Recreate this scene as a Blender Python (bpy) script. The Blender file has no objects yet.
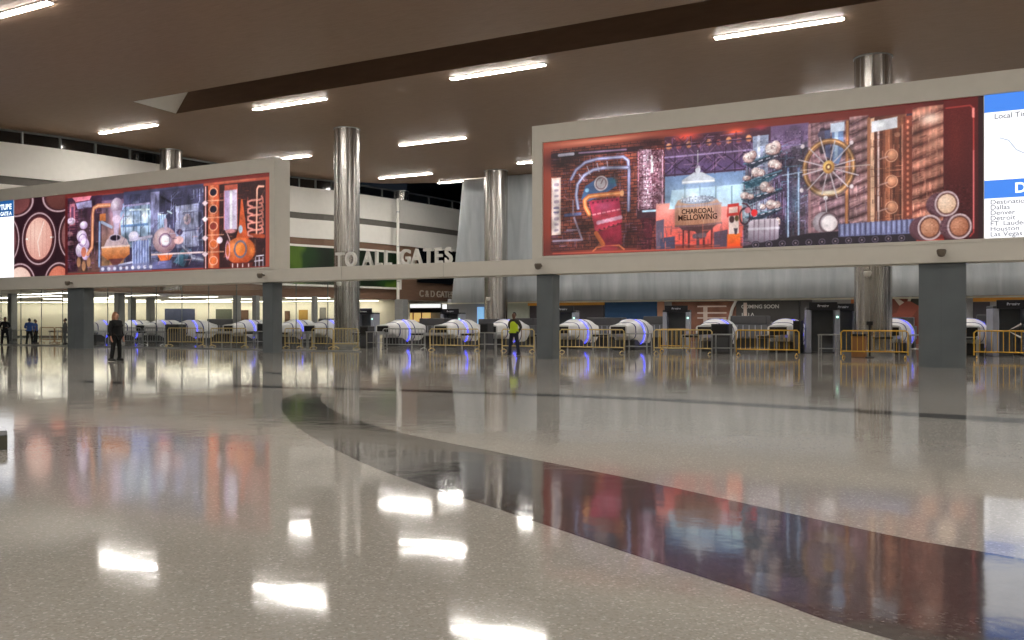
import bpy, bmesh, math, random
import numpy as np
from mathutils import Vector, Matrix
random.seed(7)
S = bpy.context.scene
C = S.collection
# ---------------------------------------------------------------- camera, world, exposure
FPX, HOR, YAW, EYE = 900.0, 322.7, math.radians(28.8), 1.4
cc, ss = math.cos(YAW), math.sin(YAW)
cd = bpy.data.cameras.new('camera'); cam = bpy.data.objects.new('camera', cd); C.objects.link(cam)
cam.location = (0, 0, EYE); cam.rotation_euler = (math.radians(90), 0, YAW)
cd.sensor_width = 36; cd.lens = 36 * FPX / 1024; cd.shift_y = (HOR - 320) / 1024; cd.clip_end = 400; cd.clip_start = .05
S.camera = cam
w = bpy.data.worlds.new('night'); S.world = w; w.use_nodes = True
w.node_tree.nodes['Background'].inputs[0].default_value = (.02, .025, .035, 1)
w.node_tree.nodes['Background'].inputs[1].default_value = .4
S.view_settings.view_transform = 'Standard'; S.view_settings.look = 'None'
S.view_settings.gamma = 1; S.view_settings.use_curve_mapping = False; S.view_settings.exposure = 0.0
S.cycles.use_denoising = True
S.cycles.max_bounces = 8; S.cycles.diffuse_bounces = 4; S.cycles.glossy_bounces = 4; S.cycles.transparent_max_bounces = 24
LAMP, LAMP_NEAR = 90.0, 104.0        # far rows run dimmer than the rows over and behind the camera; radiance of the ceiling light diffusers
# world axes: X runs along the overhead beam, Y goes away into the hall

def ray(x, y):
    X = (x - 512) / FPX
    return Vector((X * cc - ss, X * ss + cc, -(y - HOR) / FPX))
def at_z(x, y, z=0.0):
    r = ray(x, y); return r * ((z - EYE) / r.z) + Vector((0, 0, EYE))
def at_y(x, y, Y):
    r = ray(x, y); return r * (Y / r.y) + Vector((0, 0, EYE))
def ux(x, Y): return at_y(x, 300, Y).x

# ---------------------------------------------------------------- materials
def lin(c):
    return tuple(((v / 255) / 12.92 if v / 255 <= .04045 else ((v / 255 + .055) / 1.055) ** 2.4) for v in c)
MATS = {}
def mat(name, col, rough=.6, metal=0, emit=0, var=.06, scale=3.0, bump=0, stretch=(1, 1, 1), spec=.5):
    if name in MATS: return MATS[name]
    m = bpy.data.materials.new(name); m.use_nodes = True; n = m.node_tree.nodes; l = m.node_tree.links
    b = n['Principled BSDF']; c = lin(col)
    b.inputs['Roughness'].default_value = rough; b.inputs['Metallic'].default_value = metal
    b.inputs['Specular IOR Level'].default_value = spec
    if emit:
        b.inputs['Base Color'].default_value = (*(v*(.04 if name.startswith('screen') else 1) for v in c), 1)
        b.inputs['Emission Color'].default_value = (*c, 1); b.inputs['Emission Strength'].default_value = emit
    else:
        t = n.new('ShaderNodeTexCoord'); mp = n.new('ShaderNodeMapping'); mp.inputs['Scale'].default_value = stretch
        z = n.new('ShaderNodeTexNoise'); z.inputs['Scale'].default_value = scale; z.inputs['Detail'].default_value = 5
        r = n.new('ShaderNodeMapRange'); r.inputs['To Min'].default_value = 1 - var; r.inputs['To Max'].default_value = 1 + var
        r.inputs['From Min'].default_value = .3; r.inputs['From Max'].default_value = .7
        x = n.new('ShaderNodeVectorMath'); x.operation = 'SCALE'; x.inputs[0].default_value = c
        l.new(t.outputs['Object'], mp.inputs[0]); l.new(mp.outputs[0], z.inputs[0]); l.new(z.outputs[0], r.inputs[0])
        l.new(r.outputs[0], x.inputs['Scale']); l.new(x.outputs[0], b.inputs['Base Color'])
        if bump:
            bp = n.new('ShaderNodeBump'); bp.inputs['Strength'].default_value = bump; bp.inputs['Distance'].default_value = .02
            l.new(z.outputs[0], bp.inputs['Height']); l.new(bp.outputs[0], b.inputs['Normal'])
    MATS[name] = m; return m

def node_mat(name):
    m = bpy.data.materials.new(name); m.use_nodes = True; MATS[name] = m
    return m, m.node_tree.nodes, m.node_tree.links, m.node_tree.nodes['Principled BSDF']

def terrazzo(name, base, chips, rough, spec):
    m, n, l, b = node_mat(name)
    t = n.new('ShaderNodeTexCoord')
    v = n.new('ShaderNodeTexVoronoi'); v.inputs['Scale'].default_value = 75
    v2 = n.new('ShaderNodeTexVoronoi'); v2.inputs['Scale'].default_value = 26
    z = n.new('ShaderNodeTexNoise'); z.inputs['Scale'].default_value = .35; z.inputs['Detail'].default_value = 4
    l.new(t.outputs['Object'], v.inputs['Vector']); l.new(t.outputs['Object'], v2.inputs['Vector']); l.new(t.outputs['Object'], z.inputs['Vector'])
    cr = n.new('ShaderNodeValToRGB'); cr.color_ramp.interpolation = 'CONSTANT'
    els = cr.color_ramp.elements; els[0].position = 0; els[0].color = (*lin(chips[0]), 1)
    els[1].position = .16; els[1].color = (*lin(base), 1)
    for p, c in ((.45, chips[1]), (.6, base), (.82, chips[2]), (.93, chips[3])):
        e = els.new(p); e.color = (*lin(c), 1)
    sp = n.new('ShaderNodeSeparateColor'); l.new(v.outputs['Color'], sp.inputs[0]); l.new(sp.outputs[0], cr.inputs[0])
    # sparse larger chips
    sp2 = n.new('ShaderNodeSeparateColor'); l.new(v2.outputs['Color'], sp2.inputs[0])
    g = n.new('ShaderNodeMath'); g.operation = 'GREATER_THAN'; g.inputs[1].default_value = .985; l.new(sp2.outputs[1], g.inputs[0])
    d = n.new('ShaderNodeMath'); d.operation = 'LESS_THAN'; d.inputs[1].default_value = .28; l.new(v2.outputs['Distance'], d.inputs[0])
    gd = n.new('ShaderNodeMath'); gd.operation = 'MULTIPLY'; l.new(g.outputs[0], gd.inputs[0]); l.new(d.outputs[0], gd.inputs[1])
    mx = n.new('ShaderNodeMix'); mx.data_type = 'RGBA'; mx.inputs['B'].default_value = (*lin(chips[3]), 1)
    l.new(gd.outputs[0], mx.inputs['Factor']); l.new(cr.outputs[0], mx.inputs['A'])
    r = n.new('ShaderNodeMapRange'); r.inputs['From Min'].default_value = .3; r.inputs['From Max'].default_value = .7
    r.inputs['To Min'].default_value = .93; r.inputs['To Max'].default_value = 1.06; l.new(z.outputs[0], r.inputs[0])
    x = n.new('ShaderNodeVectorMath'); x.operation = 'SCALE'; l.new(mx.outputs['Result'], x.inputs[0]); l.new(r.outputs[0], x.inputs['Scale'])
    l.new(x.outputs[0], b.inputs['Base Color'])
    # polish: roughness drifts, surface very slightly wavy
    r2 = n.new('ShaderNodeMapRange'); r2.inputs['From Min'].default_value = .3; r2.inputs['From Max'].default_value = .7
    r2.inputs['To Min'].default_value = rough * .8; r2.inputs['To Max'].default_value = rough * 1.25
    l.new(z.outputs[0], r2.inputs[0]); l.new(r2.outputs[0], b.inputs['Roughness'])
    b.inputs['Specular IOR Level'].default_value = spec
    w_ = n.new('ShaderNodeTexNoise'); w_.inputs['Scale'].default_value = 1.9; w_.inputs['Detail'].default_value = 3
    l.new(t.outputs['Object'], w_.inputs['Vector'])
    bp = n.new('ShaderNodeBump'); bp.inputs['Strength'].default_value = .17; bp.inputs['Distance'].default_value = .012
    l.new(w_.outputs[0], bp.inputs['Height']); l.new(bp.outputs[0], b.inputs['Normal'])
    return m

FLOOR = terrazzo('pale_terrazzo', (160, 156, 149), [(152, 147, 139), (168, 163, 155), (158, 153, 145), (184, 179, 172)], .065, .37)
DARKT = terrazzo('charcoal_terrazzo', (70, 66, 65), [(52, 48, 48), (80, 76, 73), (62, 58, 57), (92, 87, 84)], .065, .5)
WHITE = mat('white_plaster', (243, 240, 233), .75, var=.02)
FASC = mat('off_white_panel', (203, 198, 187), .6, var=.02)
BACKW = mat('warm_white_wall', (236, 232, 214), .8, var=.03)
GREY = mat('grey_stone', (100, 105, 107), .2, var=.08, scale=1.2)
DARKG = mat('dark_grey_paint', (60, 61, 64), .5)
BLACK = mat('black_plastic', (20, 20, 22), .45)
SILVER = mat('satin_aluminium', (188, 190, 190), .3, .85)
YELLOW = mat('yellow_paint', (226, 180, 62), .45)
CTW = mat('white_gelcoat', (232, 232, 232), .35, var=.02)
BLUEL = mat('blue_led', (60, 72, 255), .4, emit=7)
BLUES = mat('navy_stripe', (36, 52, 120), .4)
LAMPM = mat('led_diffuser', (255, 250, 242), .5, emit=LAMP)
LAMPN = mat('led_diffuser_near', (255, 250, 242), .5, emit=LAMP_NEAR)
LAMPS = mat('soffit_led', (255, 248, 232), .5, emit=12)
ORANGE = mat('orange_panel', (222, 158, 62), .5)
NAVY = mat('navy_panel', (20, 68, 112), .5)
LAV = mat('lavender_grey_metal', (166, 170, 186), .4, .2)

def steel():
    m, n, l, b = node_mat('brushed_steel')
    t = n.new('ShaderNodeTexCoord'); mp = n.new('ShaderNodeMapping'); mp.inputs['Scale'].default_value = (6, 6, .05)
    z = n.new('ShaderNodeTexNoise'); z.inputs['Scale'].default_value = 3; z.inputs['Detail'].default_value = 6
    l.new(t.outputs['Object'], mp.inputs[0]); l.new(mp.outputs[0], z.inputs[0])
    r = n.new('ShaderNodeMapRange'); r.inputs['To Min'].default_value = .25; r.inputs['To Max'].default_value = .29
    l.new(z.outputs[0], r.inputs[0]); l.new(r.outputs[0], b.inputs['Roughness'])
    b.inputs['Anisotropic'].default_value = .75; b.inputs['Anisotropic Rotation'].default_value = .25
    b.inputs['Metallic'].default_value = 1; b.inputs['Base Color'].default_value = (*lin((182, 178, 173)), 1)
    return m
STEEL = steel()

def wood_ceiling():
    m, n, l, b = node_mat('brown_wood_ceiling')
    t = n.new('ShaderNodeTexCoord'); mp = n.new('ShaderNodeMapping'); mp.inputs['Scale'].default_value = (.6, 4.5, 1)
    z = n.new('ShaderNodeTexNoise'); z.inputs['Scale'].default_value = 2.4; z.inputs['Detail'].default_value = 8; z.inputs['Roughness'].default_value = .7
    l.new(t.outputs['Object'], mp.inputs[0]); l.new(mp.outputs[0], z.inputs[0])
    cr = n.new('ShaderNodeValToRGB'); e = cr.color_ramp.elements
    e[0].position = .3; e[0].color = (*lin((134, 109, 88)), 1); e[1].position = .7; e[1].color = (*lin((152, 126, 104)), 1)
    l.new(z.outputs[0], cr.inputs[0]); l.new(cr.outputs[0], b.inputs['Base Color']); b.inputs['Roughness'].default_value = .55
    br = n.new('ShaderNodeTexBrick'); br.inputs['Scale'].default_value = .42; br.inputs['Mortar Size'].default_value = .004
    l.new(t.outputs['Object'], br.inputs['Vector'])
    bp = n.new('ShaderNodeBump'); bp.inputs['Strength'].default_value = .35; bp.inputs['Distance'].default_value = .03
    l.new(z.outputs[0], bp.inputs['Height']); l.new(bp.outputs[0], b.inputs['Normal'])
    return m
WOODC = wood_ceiling()
WOODW = mat('brown_wood_cladding', (126, 98, 80), .6, var=.1, scale=2, stretch=(.4, .4, 6))
WOODD = mat('dark_wood_reveal', (112, 88, 70), .6, var=.08, scale=2, stretch=(.5, 1, 3))

def glass_mat(name, tint, gl=.08, rough=.03):
    m = bpy.data.materials.new(name); m.use_nodes = True; n = m.node_tree.nodes; l = m.node_tree.links
    n.remove(n['Principled BSDF']); o = n['Material Output']
    t = n.new('ShaderNodeBsdfTransparent'); t.inputs[0].default_value = (*tint, 1)
    g = n.new('ShaderNodeBsdfGlossy'); g.inputs['Roughness'].default_value = rough
    lw = n.new('ShaderNodeLayerWeight'); lw.inputs['Blend'].default_value = .25
    f = n.new('ShaderNodeMath'); f.operation = 'MULTIPLY_ADD'; f.inputs[1].default_value = .35; f.inputs[2].default_value = .02; l.new(lw.outputs['Facing'], f.inputs[0])
    mx = n.new('ShaderNodeMixShader'); l.new(f.outputs[0], mx.inputs[0]); l.new(t.outputs[0], mx.inputs[1]); l.new(g.outputs[0], mx.inputs[2])
    l.new(mx.outputs[0], o.inputs[0]); MATS[name] = m; return m
GLASS = glass_mat('clear_glass', (.97, .985, .98))
DGLASS = mat('night_glass', (14, 16, 18), .08, spec=.9)

def plastic():
    m, n, l, b = node_mat('cloudy_plastic_film')
    t = n.new('ShaderNodeTexCoord'); mp = n.new('ShaderNodeMapping'); mp.inputs['Scale'].default_value = (1.0, 1, .14)
    z = n.new('ShaderNodeTexNoise'); z.inputs['Scale'].default_value = 1.3; z.inputs['Detail'].default_value = 7; z.inputs['Distortion'].default_value = .8
    l.new(t.outputs['Object'], mp.inputs[0]); l.new(mp.outputs[0], z.inputs[0])
    cr = n.new('ShaderNodeValToRGB'); e = cr.color_ramp.elements
    e[0].position = .3; e[0].color = (*lin((154, 160, 165)), 1); e[1].position = .75; e[1].color = (*lin((190, 195, 198)), 1)
    l.new(z.outputs[0], cr.inputs[0]); l.new(cr.outputs[0], b.inputs['Base Color']); b.inputs['Roughness'].default_value = .3
    bp = n.new('ShaderNodeBump'); bp.inputs['Strength'].default_value = .55; bp.inputs['Distance'].default_value = .1
    l.new(z.outputs[0], bp.inputs['Height']); l.new(bp.outputs[0], b.inputs['Normal'])
    return m
PLAST = plastic()

def leaf_mural():
    m, n, l, b = node_mat('leaf_mural_print')
    t = n.new('ShaderNodeTexCoord'); wv = n.new('ShaderNodeTexWave'); wv.inputs['Scale'].default_value = .22
    wv.inputs['Distortion'].default_value = 6; wv.inputs['Detail'].default_value = 2; wv.inputs['Detail Scale'].default_value = .7
    l.new(t.outputs['Object'], wv.inputs['Vector'])
    cr = n.new('ShaderNodeValToRGB'); e = cr.color_ramp.elements
    e[0].position = 0; e[0].color = (*lin((8, 26, 9)), 1); e[1].position = .98; e[1].color = (*lin((84, 116, 30)), 1)
    x = e.new(.55); x.color = (*lin((17, 50, 13)), 1); x = e.new(.88); x.color = (*lin((24, 64, 16)), 1)
    l.new(wv.outputs[0], cr.inputs[0]); l.new(cr.outputs[0], b.inputs['Base Color']); b.inputs['Roughness'].default_value = .5
    return m
MURAL = leaf_mural()

# ---------------------------------------------------------------- mesh helpers
class MB:
    def __init__(s): s.b = bmesh.new()
    def box(s, x0, x1, y0, y1, z0, z1, bev=0):
        r = bmesh.ops.create_cube(s.b, size=1, matrix=Matrix.Translation(((x0+x1)/2, (y0+y1)/2, (z0+z1)/2)) @ Matrix.Diagonal((x1-x0, y1-y0, z1-z0, 1)))
        if bev:
            es = set(e for v in r['verts'] for e in v.link_edges)
            bmesh.ops.bevel(s.b, geom=list(es), offset=bev, segments=2, affect='EDGES', profile=.5)
        return s
    def tube(s, pts, r, n=10, caps=True):
        pts = [Vector(p) for p in pts]; rings = []; up0 = None
        for i, p in enumerate(pts):
            d = (pts[min(i+1, len(pts)-1)] - pts[max(i-1, 0)]).normalized()
            if up0 is None: up0 = Vector((0, 0, 1)) if abs(d.z) < .9 else Vector((0, 1, 0))
            a = d.cross(up0).normalized(); b_ = a.cross(d).normalized()
            rr = r[i] if isinstance(r, (list, tuple)) else r
            rings.append([s.b.verts.new(p + a*rr*math.cos(2*math.pi*k/n) + b_*rr*math.sin(2*math.pi*k/n)) for k in range(n)])
        for A, B in zip(rings, rings[1:]):
            for k in range(n): s.b.faces.new((A[k], A[(k+1) % n], B[(k+1) % n], B[k]))
        if caps: s.b.faces.new(rings[0][::-1]); s.b.faces.new(rings[-1])
        return s
    def lathe(s, prof, n=32, cx=0, cy=0):
        rings = [[s.b.verts.new((cx + r*math.cos(2*math.pi*k/n), cy + r*math.sin(2*math.pi*k/n), z)) for k in range(n)] for r, z in prof]
        for A, B in zip(rings, rings[1:]):
            for k in range(n): s.b.faces.new((A[k], A[(k+1) % n], B[(k+1) % n], B[k]))
        s.b.faces.new(rings[0][::-1]); s.b.faces.new(rings[-1]); return s
    def prism(s, poly, z0, z1):
        a = [s.b.verts.new((x, y, z0)) for x, y in poly]; b_ = [s.b.verts.new((x, y, z1)) for x, y in poly]; n = len(poly)
        s.b.faces.new(a[::-1]); s.b.faces.new(b_)
        for k in range(n): s.b.faces.new((a[k], a[(k+1) % n], b_[(k+1) % n], b_[k]))
        return s
    def face(s, pts):
        s.b.faces.new([s.b.verts.new(p) for p in pts]); return s
    def loft_y(s, secs, n=28, a0=0, a1=2*math.pi, caps=True):
        rings = []; full = abs(a1 - a0 - 2*math.pi) < 1e-6
        for y, hw, zc, hh, e in secs:
            R = []
            for k in range(n if full else n + 1):
                a = a0 + (a1 - a0)*k/n; c_, s_ = math.cos(a), math.sin(a)
                R.append(s.b.verts.new((hw*math.copysign(abs(c_)**(2/e), c_), y, zc + hh*math.copysign(abs(s_)**(2/e), s_))))
            rings.append(R)
        for A, B in zip(rings, rings[1:]):
            for k in range(len(A) if full else len(A) - 1): s.b.faces.new((A[k], A[(k+1) % len(A)], B[(k+1) % len(A)], B[k]))
        if caps and full: s.b.faces.new(rings[0][::-1]); s.b.faces.new(rings[-1])
        return s
    def build(s, name, m, parent=None, smooth=False, loc=None):
        bmesh.ops.recalc_face_normals(s.b, faces=s.b.faces)
        me = bpy.data.meshes.new(name); s.b.to_mesh(me); s.b.free()
        if smooth:
            me.polygons.foreach_set('use_smooth', [True]*len(me.polygons))
            me.set_sharp_from_angle(angle=math.radians(38))
        me.materials.append(m)
        o = bpy.data.objects.new(name, me); C.objects.link(o); o.parent = parent
        if loc: o.location = loc
        return o

def tag(o, label=None, cat=None, group=None, kind=None):
    for k, v in (('label', label), ('category', cat), ('group', group), ('kind', kind)):
        if v: o[k] = v
    return o
def thing(name, label, cat, loc=(0, 0, 0), rz=0, group=None):
    o = bpy.data.objects.new(name, None); C.objects.link(o); o.location = loc; o.rotation_euler = (0, 0, rz)
    return tag(o, label, cat, group)
def struct(o): o['kind'] = 'structure'; return o
def dup(root, loc, rz=None, label=None, group=None):
    def cp(o, par):
        c = o.copy(); C.objects.link(c); c.parent = par
        for g in o.children: cp(g, c)
        return c
    r = cp(root, None); r.location = loc
    if rz is not None: r.rotation_euler = (0, 0, rz)
    if label: r['label'] = label
    if group: r['group'] = group
    return r
def text(name, body, m, parent, loc, size, ext=.002, bold=0, rot=None, align='LEFT', sx=1):
    cu = bpy.data.curves.new('t', 'FONT'); cu.body = body; cu.size = size; cu.extrude = ext; cu.offset = bold; cu.align_x = align
    t = bpy.data.objects.new('t', cu); C.objects.link(t)
    dg = bpy.context.evaluated_depsgraph_get(); me = bpy.data.meshes.new_from_object(t.evaluated_get(dg))
    me.transform(Matrix.Rotation(math.radians(90), 4, 'X') @ Matrix.Diagonal((sx, 1, 1, 1)))
    bpy.data.objects.remove(t); me.name = name; me.materials.clear(); me.materials.append(m)
    o = bpy.data.objects.new(name, me); C.objects.link(o); o.parent = parent; o.location = loc
    if rot: o.rotation_euler = rot
    return o
def wall_strip(poly, z0, z1, th=.15):
    """upright strip following a plan line, thickness to its left"""
    b = MB(); P = [Vector((x, y)) for x, y in poly]; off = []
    for i, p in enumerate(P):
        d = (P[min(i+1, len(P)-1)] - P[max(i-1, 0)]).normalized(); off.append(p + Vector((-d.y, d.x))*th)
    A = [[b.b.verts.new((q[0], q[1], z)) for q in P] for z in (z0, z1)]; B = [[b.b.verts.new((q[0], q[1], z)) for q in off] for z in (z0, z1)]
    for k in range(len(P)-1):
        for F in ((A[0][k], A[0][k+1], A[1][k+1], A[1][k]), (B[0][k+1], B[0][k], B[1][k], B[1][k+1]),
                  (A[1][k], A[1][k+1], B[1][k+1], B[1][k]), (A[0][k+1], A[0][k], B[0][k], B[0][k+1])): b.b.faces.new(F)
    for k in (0, -1): b.b.faces.new((A[0][k], A[1][k], B[1][k], B[0][k]))
    return b
def smooth_line(P, n=6):
    out = []; P = [Vector(p) for p in P]
    for i in range(len(P)-1):
        p0, p1, p2, p3 = P[max(i-1, 0)], P[i], P[i+1], P[min(i+2, len(P)-1)]
        for k in range(n):
            t = k/n; out.append(.5*((2*p1) + (p2-p0)*t + (2*p0-5*p1+4*p2-p3)*t*t + (3*p1-p0-3*p2+p3)*t**3))
    out.append(P[-1]); return out

# ---------------------------------------------------------------- floor and inlays
struct(MB().box(-92, 48, -26, 92, -.3, 0).build('floor', FLOOR))
outer = [(300, 393.4), (287, 396.5), (280.5, 404), (285, 415), (302, 431), (354, 459), (415, 483), (485, 505), (560, 530), (635, 555.6), (757, 595), (893, 640)]
inner = [(323, 393.4), (320.5, 399), (326, 405.6), (340, 413.5), (363, 422), (415, 436), (494, 451.5), (550.5, 463), (640, 480.6), (790, 513.5), (893, 536), (977.5, 551)]
po = [at_z(*p).to_2d() for p in outer] + [Vector((1.4, 3.75)), Vector((4.5, 3.1)), Vector((9, 2.9))]
pi_ = [at_z(*p).to_2d() for p in inner] + [Vector((1.5, 5.75)), Vector((4.5, 5.3)), Vector((9, 5.1))]
def band(name, A, B, z=.0012):
    A = smooth_line(A, 5); B = smooth_line(B, 5); n = min(len(A), len(B)); b = MB()
    def rs(L, t):
        f = t*(len(L)-1); i = min(int(f), len(L)-2); return L[i].lerp(L[i+1], f-i)
    N = 90; a = [b.b.verts.new((*rs(A, k/N), z)) for k in range(N+1)]; c = [b.b.verts.new((*rs(B, k/N), z)) for k in range(N+1)]
    for k in range(N): b.b.faces.new((a[k], a[k+1], c[k+1], c[k]))
    return struct(b.build(name, DARKT))
band('trim_1', po, pi_)
a2 = [(80, 380.6), (180, 383.2), (281, 386), (400, 389.3), (520, 393), (640, 397.3), (768, 404), (900, 411.5), (1024, 418.5), (1100, 423)]
b2 = [(80, 382.6), (180, 385.2), (281, 388.2), (400, 391.4), (520, 395.4), (640, 400.2), (768, 407.6), (900, 415.8), (1024, 423.6), (1100, 428.5)]
band('trim_2', [at_z(*p).to_2d() for p in a2], [at_z(*p).to_2d() for p in b2])
a3 = [(120, 359.8), (160, 362.6), (200, 366), (235, 369), (290, 374)]; b3 = [(120, 360.6), (160, 364), (200, 367.4), (235, 370.4), (290, 375.4)]
band('trim_3', [at_z(*p).to_2d() for p in a3], [at_z(*p).to_2d() for p in b3])

# ---------------------------------------------------------------- ceiling with light slot
CZ = 13.0
edge = [(-52.8, 31.9), (-51.3, 36.5), (-50.7, 43), (-49.7, 53.4), (-48.3, 57.3), (-45.5, 60.6), (-39.5, 63.2)]
b = MB()
b.prism([(-53, -26), (48, -26), (48, 31.8), (-53, 31.8)], CZ, CZ+.25)
b.prism([(-53, 31.8), (-40.2, 31.8), (-40.4, 34.8), (-51.66, 34.8)], CZ, CZ+.25)
b.prism([(-51.66, 34.8), (48, 34.8), (48, 63.2)] + [e for e in edge[::-1][:-1]], CZ, CZ+.25)
struct(b.build('ceiling', WOODC))
b = MB()
b.box(-39.0, 48, 34.78, 34.95, CZ+.003, CZ+2.4); b.box(-40.2, 48, 31.65, 31.8, CZ+.25, CZ+2.4); b.box(-39.5, 48, 31.8, 34.8, CZ+2.3, CZ+2.45)
b.face([(-40.4, 34.78, CZ+.003), (-39.0, 34.78, CZ+.003), (-39.0, 34.78, CZ+1.7)])
struct(b.build('trim_4', WOODD))
struct(MB().face([(-40.2, 31.8, CZ+.01), (-40.4, 34.8, CZ+.01), (-38.3, 34.8, CZ+2.4), (-38.1, 31.8, CZ+2.4)]).build('trim_5', WHITE))

# ceiling lights
def make_light(L=5.0, dm=None):
    t = thing('linear_ceiling_light', '', 'ceiling light', group='linear ceiling lights')
    MB().box(0, L, -.16, .16, -.05, .02, .01).build('housing', WHITE, t)
    MB().box(.04, L-.04, -.125, .125, -.08, -.048).build('diffuser', dm or LAMPM, t)
    return t
l0 = make_light(); l1 = make_light(dm=LAMPN); used = set()
vis = {(-35.75, 36): 'linear light in the ceiling, just right of the white-ended ceiling slot',
       (-48.45, 36): 'linear ceiling light, leftmost of the row beyond the ceiling slot, above the left display',
       (-23.1, 36): 'linear ceiling light just beyond the dark slot, above and left of the right display',
       (-10.4, 36): 'longest linear ceiling light, above the right display, nearest the slot',
       (-34.6, 47.8): 'linear ceiling light right of the steel column that stands left of centre',
       (-47.2, 47.8): 'linear ceiling light half hidden by the top corner of the left display housing',
       (-44.0, 58.0): 'far linear ceiling light between the two centre steel columns, above dark upper glazing',
       (-31.1, 57.4): 'short far linear ceiling light cut off by the left end of the right display housing',
       (-35.2, 20.4): 'linear ceiling light in the top left corner, cut by the frame',
       (-41.2, 62.3): 'added lamp standing in for the edge reflection along the top of the left plastic sheet'}  # last entry: lamp stands in for a reflection along the sheet's top edge
spots = list(vis)
for Y in (20.4, 8.4, -3.6, -15.6):
    for X in (-47.9, -35.2, -22.6, -9.9, 2.7, 15.4, 28, 40):
        if (X, Y) not in vis: spots.append((X, Y))
for X in (2.3, 15, 27.6): spots.append((X, 36))
for X in (-21.9, -9.2, 3.4, 16.1, 28.7): spots.append((X, 47.8))
for X in (-18.4, -5.8, 6.8, 19.4): spots.append((X, 57.6))
for p in spots:
    lb = vis.get(p) or 'linear ceiling light of the rows outside the view'
    loc = (p[0], p[1], CZ)
    src = l1 if p[1] < 21 else l0
    if src not in used: src.location = loc; src['label'] = lb; used.add(src)
    else: dup(src, loc, label=lb)

# ---------------------------------------------------------------- far left wall (curved mezzanine front)
wl = [tuple(v) for v in smooth_line([Vector(p) for p in ((-52.4, 31.95), (-51.0, 36.5), (-50.3, 43), (-49.3, 53.4), (-47.9, 57.1), (-46.6, 64), (-45.7, 72), (-45.6, 84))], 5)]
def off(poly, d):
    P = [Vector(p) for p in poly]; o = []
    for i, p in enumerate(P):
        t = (P[min(i+1, len(P)-1)] - P[max(i-1, 0)]).normalized(); o.append(tuple(p + Vector((-t.y, t.x))*d))
    return o
wall = struct(wall_strip(wl, 10.15, 12.15).build('wall_left', WHITE, smooth=True))
struct(wall_strip(off(wl, .12), 9.65, 10.15).build('recess_band', mat('grey_recess', (110, 106, 100), .7), wall))
struct(wall_strip(wl, 8.15, 9.65).build('lower_band', WHITE, wall, smooth=True))
struct(wall_strip(off(wl, .1), 3.4, 8.15).build('wood_cladding', WOODW, wall))
struct(wall_strip(off(wl, .38), 12.0, 13.0, .1).build('window_1', DGLASS))
b = MB()
wo = off(wl, .35)
for k in range(0, len(wo)-1, 2):
    p = Vector(wo[k]); b.box(p.x-.06, p.x+.06, p.y-.06, p.y+.06, 12.0, 13)
struct(b.build('window_frame', mat('grey_frame', (120, 122, 120), .4, .5), bpy.data.objects['window_1']))
struct(wall_strip(off(wl, .3), 12.88, 13.0, .06).build('trim_6', MATS['grey_frame']))
# upper glazing facing the hall where the ceiling stops short
g = struct(MB().box(-45.4, -38.5, 63.4, 63.5, 8.9, 13).build('window_2', DGLASS))
g.location = (0, 0, 0)
b = MB()
for x in (-44.9, -43.2, -41.5, -39.8): b.box(x-.04, x+.04, 63.3, 63.4, 10.9, 13)
b.box(-45.4, -38.5, 63.3, 63.4, 12.1, 12.18)
struct(b.build('mullions', MATS['grey_frame'], g))
bpy.data.objects.remove(g.children[0]); bpy.data.objects.remove(g)
cz = struct(wall_strip([(-46.9, 66), (-45.8, 84)], 12.2, 16, .1).build('window_2', DGLASS))
struct(MB().box(-60, -30, 86, 86.2, 8, 17).build('window_3', DGLASS))
b = MB()
for k in range(12): b.box(-46.7+k*1.3, -46.6+k*1.3, 85.8, 85.9, 8, 17)
b.box(-47, -30, 85.8, 85.9, 14.2, 14.35)
struct(b.build('window_frame', MATS['grey_frame'], bpy.data.objects['window_3']))
# mural
mur = thing('leaf_mural', 'green leaf mural in a white frame on the brown wood wall behind the letters', 'mural')
def on_wall(Y, d=0):
    for a, c in zip(wl, wl[1:]):
        if a[1] <= Y <= c[1]:
            return a[0] + (c[0]-a[0])*(Y-a[1])/(c[1]-a[1]) + d
seg = [(on_wall(y, .16), y) for y in (50, 52, 54, 56, 58, 60, 62, 64)]
wall_strip(seg, 4.45, 7.45, .2).build('picture', MURAL, mur)
seg2 = [(on_wall(y, .18), y) for y in (49.9, 52, 54, 56, 58, 60, 62, 64.1)]
b = wall_strip(seg2, 7.43, 7.6, .2); b.build('frame_top', WHITE, mur)
wall_strip(seg2, 4.3, 4.46, .2).build('frame_bottom', WHITE, mur)
wall_strip([(on_wall(64, .19), 64), (on_wall(64.3, .19), 64.3)], 4.3, 7.6, .2).build('frame_side', WHITE, mur)
# dark opening behind the letters, far along the wall
struct(wall_strip([(on_wall(y, .12), y) for y in (66.5, 70, 76, 83)], 5.0, 8.1, .2).build('window_4', DGLASS))
t = thing('gate_sign', 'C & D GATES letters on the far brown wood header', 'sign', (on_wall(66.7, .06), 66.7, 3.75), math.radians(84))
text('lettering', 'C & D GATES', mat('pale_letters', (200, 190, 176), .5), t, (0, 0, 0), .82, .04, .01)
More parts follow.
